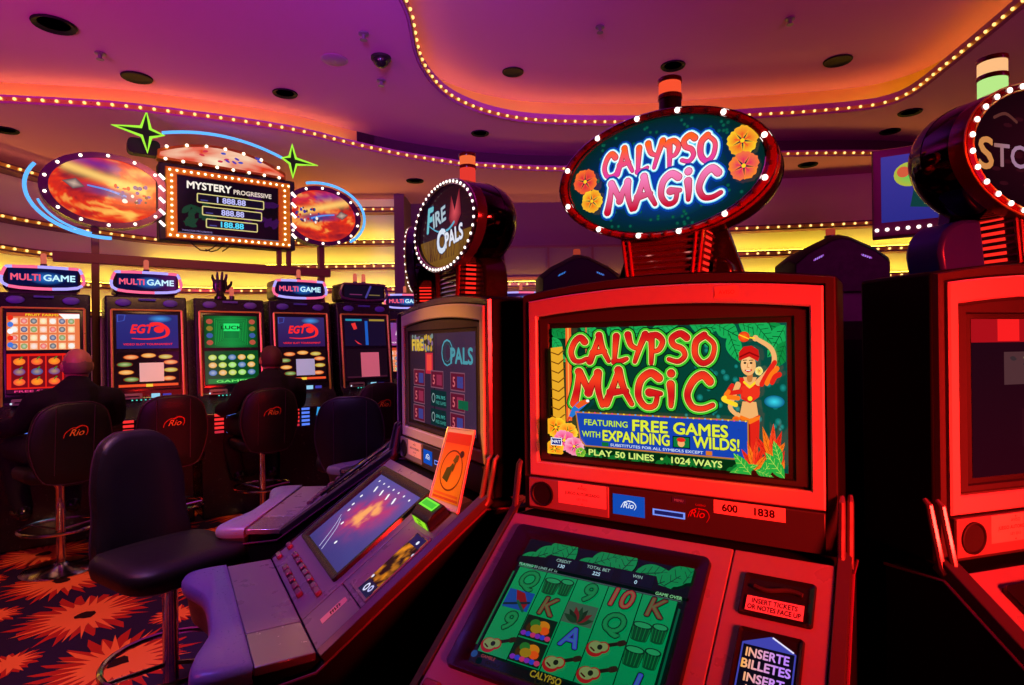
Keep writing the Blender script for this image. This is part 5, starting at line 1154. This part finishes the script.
# ------------------------------------------------------------------ stools
def back_outline(w=.215, h0=.0, h1=.50):
    P = [(-.10, h0), (.10, h0), (.17, h0+.05), (w, h0+.20), (w*.99, h0+.32), (w*.82, h1-.06), (w*.45, h1-.008), (0, h1), (-w*.45, h1-.008), (-w*.82, h1-.06), (-w*.99, h0+.32), (-w, h0+.20), (-.17, h0+.05)]
    return spline(P, 4, True)
def rio_art():
    a = Art(1.2e-4); c = rgb(255, 150, 60); c2 = rgb(226, 60, 30)
    a.text('Rio', -.034, -.022, .040, c, .005, shear=.4); a.stroke([(-.062, -.030), (-.052, .0), (-.018, .026), (.002, .024)], .005, c2, 6); a.stroke([(.0, .024), (.030, .036), (.058, .024), (.062, -.004), (.054, -.024)], [.009, .004], c2, 6)
    return a
RIO = None
def stool(pos, face, label, logo_on=True, lean=0., wk=1.):
    """bar-height casino stool; local +y is where the sitter looks"""
    root = empty('casino_stool', (pos[0], pos[1], 0), face-pi/2, label, 'stool', 'upholstered stools around the machines')
    MB().lathe([(.21, .0), (.215, .008), (.20, .018), (.06, .032), (.035, .05)], 28).build('base_plate', M['chairbase'], root)
    MB().lathe([(.026, .03), (.026, .52), (.04, .54), (.04, .60)], 16).build('pole', M['chairbase'], root)
    m = MB(); m.tube([(.215*cos(2*pi*k/24), .215*sin(2*pi*k/24), .275) for k in range(24)], .011, 8, True)
    for k in range(3): m.tube([(.02*cos(k*2.09), .02*sin(k*2.09), .255), (.21*cos(k*2.09), .21*sin(k*2.09), .275)], .008, 6)
    m.build('foot_ring', M['chairbase'], root)
    o = rrect(-.215, .215, -.20, .215, .10, 6)
    m = MB(); m.loft([[(x*k, y*k, z) for x, y in o] for k, z in ((.86, .585), (.97, .60), (1.0, .63), (.99, .652), (.93, .668), (.6, .676))]); m.build('seat', M['chair'], root, smooth=60)
    O2 = back_outline(.215*wk)
    fb = lambda x, z, y: (x, -.215-.10*(z/.5)*.55+1.1*x*x*.9+y-lean*z, .58+z)
    m = MB(); loops = []
    for k, y in ((.90, .040), (.985, .030), (1.0, .005), (.985, -.022), (.93, -.034)):
        loops.append([fb(x*k, .25+(z-.25)*k, y) for x, z in O2])
    for k in (.6, .3): loops.append([fb(x*k, .25+(z-.25)*k, -.036) for x, z in O2]); loops.insert(0, [fb(x*k, .25+(z-.25)*k, .044) for x, z in O2])
    m.loft(loops); b = m.build('backrest', M['chair'], root, smooth=60)
    sm = MB(); sm.tube([fb(x*.985, .25+(z-.25)*.985, -.0235) for x, z in O2], .0035, 6, True)
    for sx in (-1, 1): sm.tube([fb(sx*.10, z, -.037) for z in (.06, .18, .30, .40, .47)], .0025, 5)
    sm.build('seam_piping', mat('dark_seam_piping', rgb(70, 36, 60), .35), b)
    MB().box(-.05, .05, -.235, -.06, .565, .60).build('back_bracket', M['blackm'], root, .006)
    if logo_on:
        a = rio_art(); a.build('stitched_logo', lambda x, y, z: fb(x, .315+y, -.0385-z), INK, b)
    return root
def fdir(x, y): return atan2(y, x)
stool((-2.88, 3.82), fdir(-.80, .60), 'stool with orange stitched emblem carrying the bald man at the far left machine')
stool((-2.46, 4.30), fdir(-.58, .80), 'empty dark stool with orange emblem before the machine with orange ovals')
stool((-2.03, 4.86), fdir(-.62, .78), 'stool with orange emblem carrying the dark-jacketed man before the green-screened machine')
stool((-1.25, 5.40), fdir(-.50, .86), 'empty stool with half-hidden emblem at the rightmost machine of the back row')
stool((-1.255, 2.19), fdir(.83, -.55), 'plain violet-lit stool nearest the camera, beside the violet wrist rest', False, 0., .74)
stool((-1.10, 4.05), fdir(-.27, .96), 'plain violet-lit stool back standing between the leaflet machine and the back row', False)

# ------------------------------------------------------------------ people
def remeshed(mb, name, m, parent, vox=.009, sm=6, it_smooth=True):
    o = mb.build(name, m, parent, smooth=0)
    r = o.modifiers.new('r', 'REMESH'); r.mode = 'VOXEL'; r.voxel_size = vox
    s = o.modifiers.new('s', 'SMOOTH'); s.factor = .5; s.iterations = sm
    dg = bpy.context.evaluated_depsgraph_get(); me = bpy.data.meshes.new_from_object(o.evaluated_get(dg))
    o.modifiers.clear(); old = o.data; o.data = me; bpy.data.meshes.remove(old); me.shade_smooth()
    return o
def limb(mb, P, R, n=6):
    Q = spline([tuple(p)+(r,) for p, r in zip(P, R)], n); mb.tube([q[:3] for q in Q], [q[3] for q in Q], 12)
    for q in (Q[0], Q[-1]): mb.ell(q[:3], (q[3],)*3, 10, 6)
def seated_man(pos, face, label, skin, jacket, trousers, hairm, bald, head_tilt=0., leanx=0., back=0.):
    """seated on a bar stool, seen from behind: local +y forward, seat at .66"""
    hx, hy = leanx, .02+back
    sh = (hx*.8, hy-.02+back, 1.105)
    J = dict(lh=(-.10, -.02, .76), rh=(.10, -.02, .76))
    b = MB()
    # trunk and neck and head
    limb(b, [(0, -.03, .77), (hx*.3, -.05+back*.3, .88), (hx*.6, -.04+back*.6, 1.0), (sh[0], sh[1]-.01, 1.09)], [.150, .140, .150, .125])
    b.ell((sh[0]-.12, sh[1], 1.085), (.085, .085, .07)); b.ell((sh[0]+.12, sh[1], 1.085), (.085, .085, .07))
    hc = (hx, hy+.01+back*.5, 1.295)
    limb(b, [(sh[0], sh[1], 1.10), (hx*.9, hy-.015+back*.5, 1.17), (hx, hy+back*.5, 1.24)], [.072, .062, .060])
    b.ell(hc, (.078, .098, .108), 20, 14); b.ell((hc[0], hc[1]+.035, hc[2]-.055), (.058, .062, .055)); b.ell((hc[0], hc[1]-.03, hc[2]+.018), (.076, .078, .084))
    b.ell((hc[0], hc[1]+.102, hc[2]-.012), (.014, .022, .020)); b.ell((hc[0], hc[1]+.088, hc[2]-.05), (.026, .014, .010)); b.ell((hc[0], hc[1]+.07, hc[2]-.09), (.026, .03, .02))
    b.ell((hc[0], hc[1]+.090, hc[2]+.022), (.05, .012, .010))
    for sx in (-1, 1):
        b.ell((hc[0]+sx*.083, hc[1]-.002, hc[2]-.012), (.010, .022, .034)); b.ell((hc[0]+sx*.030, hc[1]+.088, hc[2]+.006), (.013, .010, .008))
    hands = []
    for sx in (-1, 1):
        A = [(sh[0]+sx*.195, sh[1], 1.075), (sh[0]+sx*.25, sh[1]+.12, .93), (sx*.235, .32, .885), (sx*.17, .50, .90)]
        limb(b, [A[0], ((A[0][0]+A[1][0])/2, (A[0][1]+A[1][1])/2-.01, (A[0][2]+A[1][2])/2), A[1]], [.056, .052, .045]); limb(b, [A[1], A[2], A[3]], [.045, .040, .029])
        hx_, hy_, hz_ = A[3]
        b.ell((hx_, hy_+.045, hz_), (.042, .050, .017)); b.ell((hx_, hy_+.075, hz_-.002), (.040, .020, .015))
        for k, (dx, L) in enumerate(((-.031, .058), (-.010, .070), (.011, .066), (.031, .050))):
            b.tube([(hx_+dx, hy_+.075, hz_+.002), (hx_+dx*1.1, hy_+.080+L*.5, hz_+.006), (hx_+dx*1.1, hy_+.078+L, hz_-.016)], [.0105, .0098, .0085], 8)
            b.ell((hx_+dx*1.1, hy_+.078+L, hz_-.016), (.0088,)*3, 8, 6)
        b.tube([(hx_-sx*.036, hy_+.030, hz_), (hx_-sx*.062, hy_+.055, hz_-.002), (hx_-sx*.068, hy_+.088, hz_-.010)], [.014, .012, .009], 8)
        limb(b, [(sx*.095, -.02, .755), (sx*.14, .20, .762), (sx*.155, .40, .745)], [.088, .078, .062]); limb(b, [(sx*.155, .40, .745), (sx*.15, .37, .55), (sx*.13, .27, .355)], [.058, .054, .038])
        limb(b, [(sx*.13, .25, .33), (sx*.135, .33, .318), (sx*.14, .42, .310)], [.036, .036, .026])
    root = remeshed(b, 'person', skin, None, .0085, 4)
    root.location = (pos[0], pos[1], 0); root.rotation_euler = (0, 0, face-pi/2); tag(root, label, 'person')
    j = MB(); e = .018
    limb(j, [(0, -.035, .72), (hx*.3, -.055+back*.3, .86), (hx*.6, -.045+back*.6, 1.0), (sh[0], sh[1]-.01, 1.085)], [.172, .162, .172, .140])
    j.ell((sh[0]-.13, sh[1]-.005, 1.075), (.105, .100, .082)); j.ell((sh[0]+.13, sh[1]-.005, 1.075), (.105, .100, .082))
    limb(j, [(sh[0], sh[1]-.01, 1.10), (hx*.9, hy-.02+back*.5, 1.165)], [.095, .082])
    for sx in (-1, 1):
        A = [(sh[0]+sx*.20, sh[1], 1.07), (sh[0]+sx*.255, sh[1]+.12, .93), (sx*.237, .32, .885), (sx*.178, .478, .898)]
        limb(j, [A[0], ((A[0][0]+A[1][0])/2, (A[0][1]+A[1][1])/2-.01, (A[0][2]+A[1][2])/2), A[1]], [.078, .072, .062]); limb(j, [A[1], A[2], A[3]], [.062, .056, .046])
    remeshed(j, 'jacket', jacket, root, .011, 6)
    t = MB()
    t.ell((0, -.03, .755), (.178, .160, .095))
    for sx in (-1, 1): limb(t, [(sx*.095, -.02, .76), (sx*.14, .20, .768), (sx*.155, .41, .748)], [.102, .092, .076]); limb(t, [(sx*.155, .405, .745), (sx*.15, .375, .55), (sx*.132, .275, .37)], [.072, .068, .058])
    remeshed(t, 'trousers', trousers, root, .012, 5)
    for sx in (-1, 1):
        s_ = MB(); limb(s_, [(sx*.13, .235, .335), (sx*.136, .33, .322), (sx*.142, .44, .312)], [.046, .046, .036]); s_.ell((sx*.13, .25, .355), (.046, .05, .04)); remeshed(s_, 'shoe', M['black'], root, .011, 4)
    # hair: a fitted shell over the back and sides of the skull
    h = MB(); rows = []
    for i in range(9):
        a0 = -.62+i*(.80 if bald else 2.05)/8
        row = []
        for k in range(17):
            th = pi*(-1.06+k*1.12/16) if bald else pi*(-1.10+k*1.20/16)
            sc = 1.028-.045*max(0, (i-4)/4)+(random.uniform(-.012, .012) if i > 4 else 0)
            row.append((hc[0]+.0815*sc*cos(a0)*cos(th), hc[1]-.006+.104*sc*cos(a0)*sin(th)*(.98), hc[2]+.008+.108*sc*sin(a0)))
        rows.append(row)
    h.loft(rows, cap0=False, cap1=False, closed=False); ho = h.build('hair', hairm, root, smooth=60)
    so = ho.modifiers.new('thick', 'SOLIDIFY'); so.thickness = .006
    return root
SK = mat('ruddy_skin', rgb(200, 130, 105), .5, bump=.2, nscale=80); SK2 = mat('tan_skin', rgb(190, 118, 90), .5, bump=.2, nscale=80)
JK = mat('black_wool_jacket', (.012, .008, .014, 1), .85, bump=.5, nscale=200, spec=.2); TR = mat('dark_cloth_trousers', (.016, .010, .016, 1), .8, bump=.4, nscale=200, spec=.2)
seated_man((-2.90, 3.835), fdir(-.76, .65), 'bald grey-haired person in a black jacket seated with back turned at the far left machine', SK, JK, TR, mat('short_grey_hair', rgb(140, 100, 90), .7, bump=.6, nscale=220), True, leanx=.10, back=-.03)
seated_man((-2.00, 4.83), fdir(-.62, .78), 'short-haired person in a dark jacket seated with back turned before the green-screened machine', SK2, JK, TR, mat('cropped_dark_hair', rgb(74, 30, 34), .7, bump=.6, nscale=220), False, leanx=.06, back=-.02)

# ------------------------------------------------------------------ light
def area(name, loc, tgt, size, col, power, sy=None, spread=180):
    l = bpy.data.lights.new(name, 'AREA'); l.size = size; l.color = col; l.energy = power; l.spread = radians(spread)
    if sy: l.shape = 'RECTANGLE'; l.size_y = sy
    o = bpy.data.objects.new(name, l); COL.objects.link(o); o.location = loc
    o.rotation_euler = (Vector(tgt)-Vector(loc)).to_track_quat('-Z', 'Y').to_euler(); return o
def spot(name, loc, tgt, ang, col, power, blend=.6, r=.15):
    l = bpy.data.lights.new(name, 'SPOT'); l.color = col; l.energy = power; l.spot_size = radians(ang); l.spot_blend = blend; l.shadow_soft_size = r
    o = bpy.data.objects.new(name, l); COL.objects.link(o); o.location = loc
    o.rotation_euler = (Vector(tgt)-Vector(loc)).to_track_quat('-Z', 'Y').to_euler(); return o
spot('red_fill_spot', (1.9, -1.4, 1.55), (.47, 1.35, 1.12), 23, (1, .014, .009), 1800, .35, .35)  # added unseen red light, cone fitted to the flower-sign machine
spot('red_fill_spot', (1.9, -1.4, 1.55), (1.16, 1.25, 1.15), 21, (1, .010, .010), 108, .35, .35)  # added unseen red light for the right-hand machine
spot('violet_fill_spot', (-1.7, 1.5, 3.3), (-.95, 2.0, .7), 46, (.18, .11, 1), 110)  # unseen violet light out of frame, cone held to the violet consoles
spot('magenta_fill_spot', (-3.0, 1.2, 3.3), (-.75, 1.75, .8), 36, (1, .06, .30), 58)  # added unseen magenta fill to redden the violet console
spot('violet_fill_spot', (-2.3, 2.2, 3.4), (-1.4, 3.0, .7), 60, (.38, .14, 1), 32)  # added unseen violet fill over the stools and consoles at left
spot('amber_fill_spot', (-2.2, .9, 2.7), (-.17, 1.84, 1.16), 17, (1, .36, .04), 300, .6, .05)  # added fill to brighten the leaflet and bezel, no lamp there
spot('amber_fill_spot', (-2.2, .9, 2.7), (-.53, 1.41, .71), 7, (1, .36, .04), 70, .7, .04)  # added fill for the orange gleam on the side tray
area('amber_fill_area', (-1.5, 3.2, 3.3), (-2.7, 5.0, 1.3), .5, (1, .45, .10), 6, spread=80)  # added warm fill for the back row's gold trim, no fixture there
spot('violet_fill_spot', (-.9, 1.2, 3.2), (-1.06, 3.8, .85), 15, (.55, .22, 1), 110)  # added violet fill for the stool back by the back row
spot('violet_fill_spot', (-.5, 1.3, 3.2), (-1.40, 2.36, .92), 16, (.55, .2, 1), 45)  # added violet fill for the sheen on the nearest stool
area('magenta_uplight', (-3.2, .5, 2.1), (-3.2, 4.6, 3.9), 1.4, (.78, .035, .62), 46, spread=100)
area('crimson_uplight', (2.6, .2, 2.3), (1.8, 4.8, 4.0), 1.4, (.82, .02, .46), 28, spread=100)
area('violet_uplight', (-.5, .3, 2.4), (-.6, 4.2, 3.6), .6, (.45, .14, 1), 18, spread=60)
spot('red_carpet_fill', (-1.9, 1.4, 3.4), (-2.2, 2.9, 0), 52, (1, .36, .17), 270)  # added overhead fill to brighten the carpet flowers
wd = bpy.data.worlds.new('casino_night'); SC.world = wd; wd.use_nodes = True
wd.node_tree.nodes['Background'].inputs[0].default_value = (.5, .08, .22, 1); wd.node_tree.nodes['Background'].inputs[1].default_value = .004

# ------------------------------------------------------------------ camera
cd = bpy.data.cameras.new('camera'); cd.sensor_fit = 'HORIZONTAL'; cd.sensor_width = 36; cd.lens = 601.24/1024*36; cd.clip_start = .02
cam = bpy.data.objects.new('camera', cd); COL.objects.link(cam)
roll = radians(.6748)
cam.matrix_world = Matrix.Translation((0, 0, H)) @ Matrix.Rotation(radians(90.104), 4, 'X') @ Matrix.Rotation(-roll, 4, 'Z')
SC.camera = cam
SC.view_settings.view_transform = 'Standard'; SC.view_settings.look = 'None'; SC.view_settings.gamma = 1; SC.view_settings.exposure = 0; SC.view_settings.use_curve_mapping = False
SC.cycles.use_denoising = True; SC.cycles.max_bounces = 8; SC.cycles.sample_clamp_indirect = 4
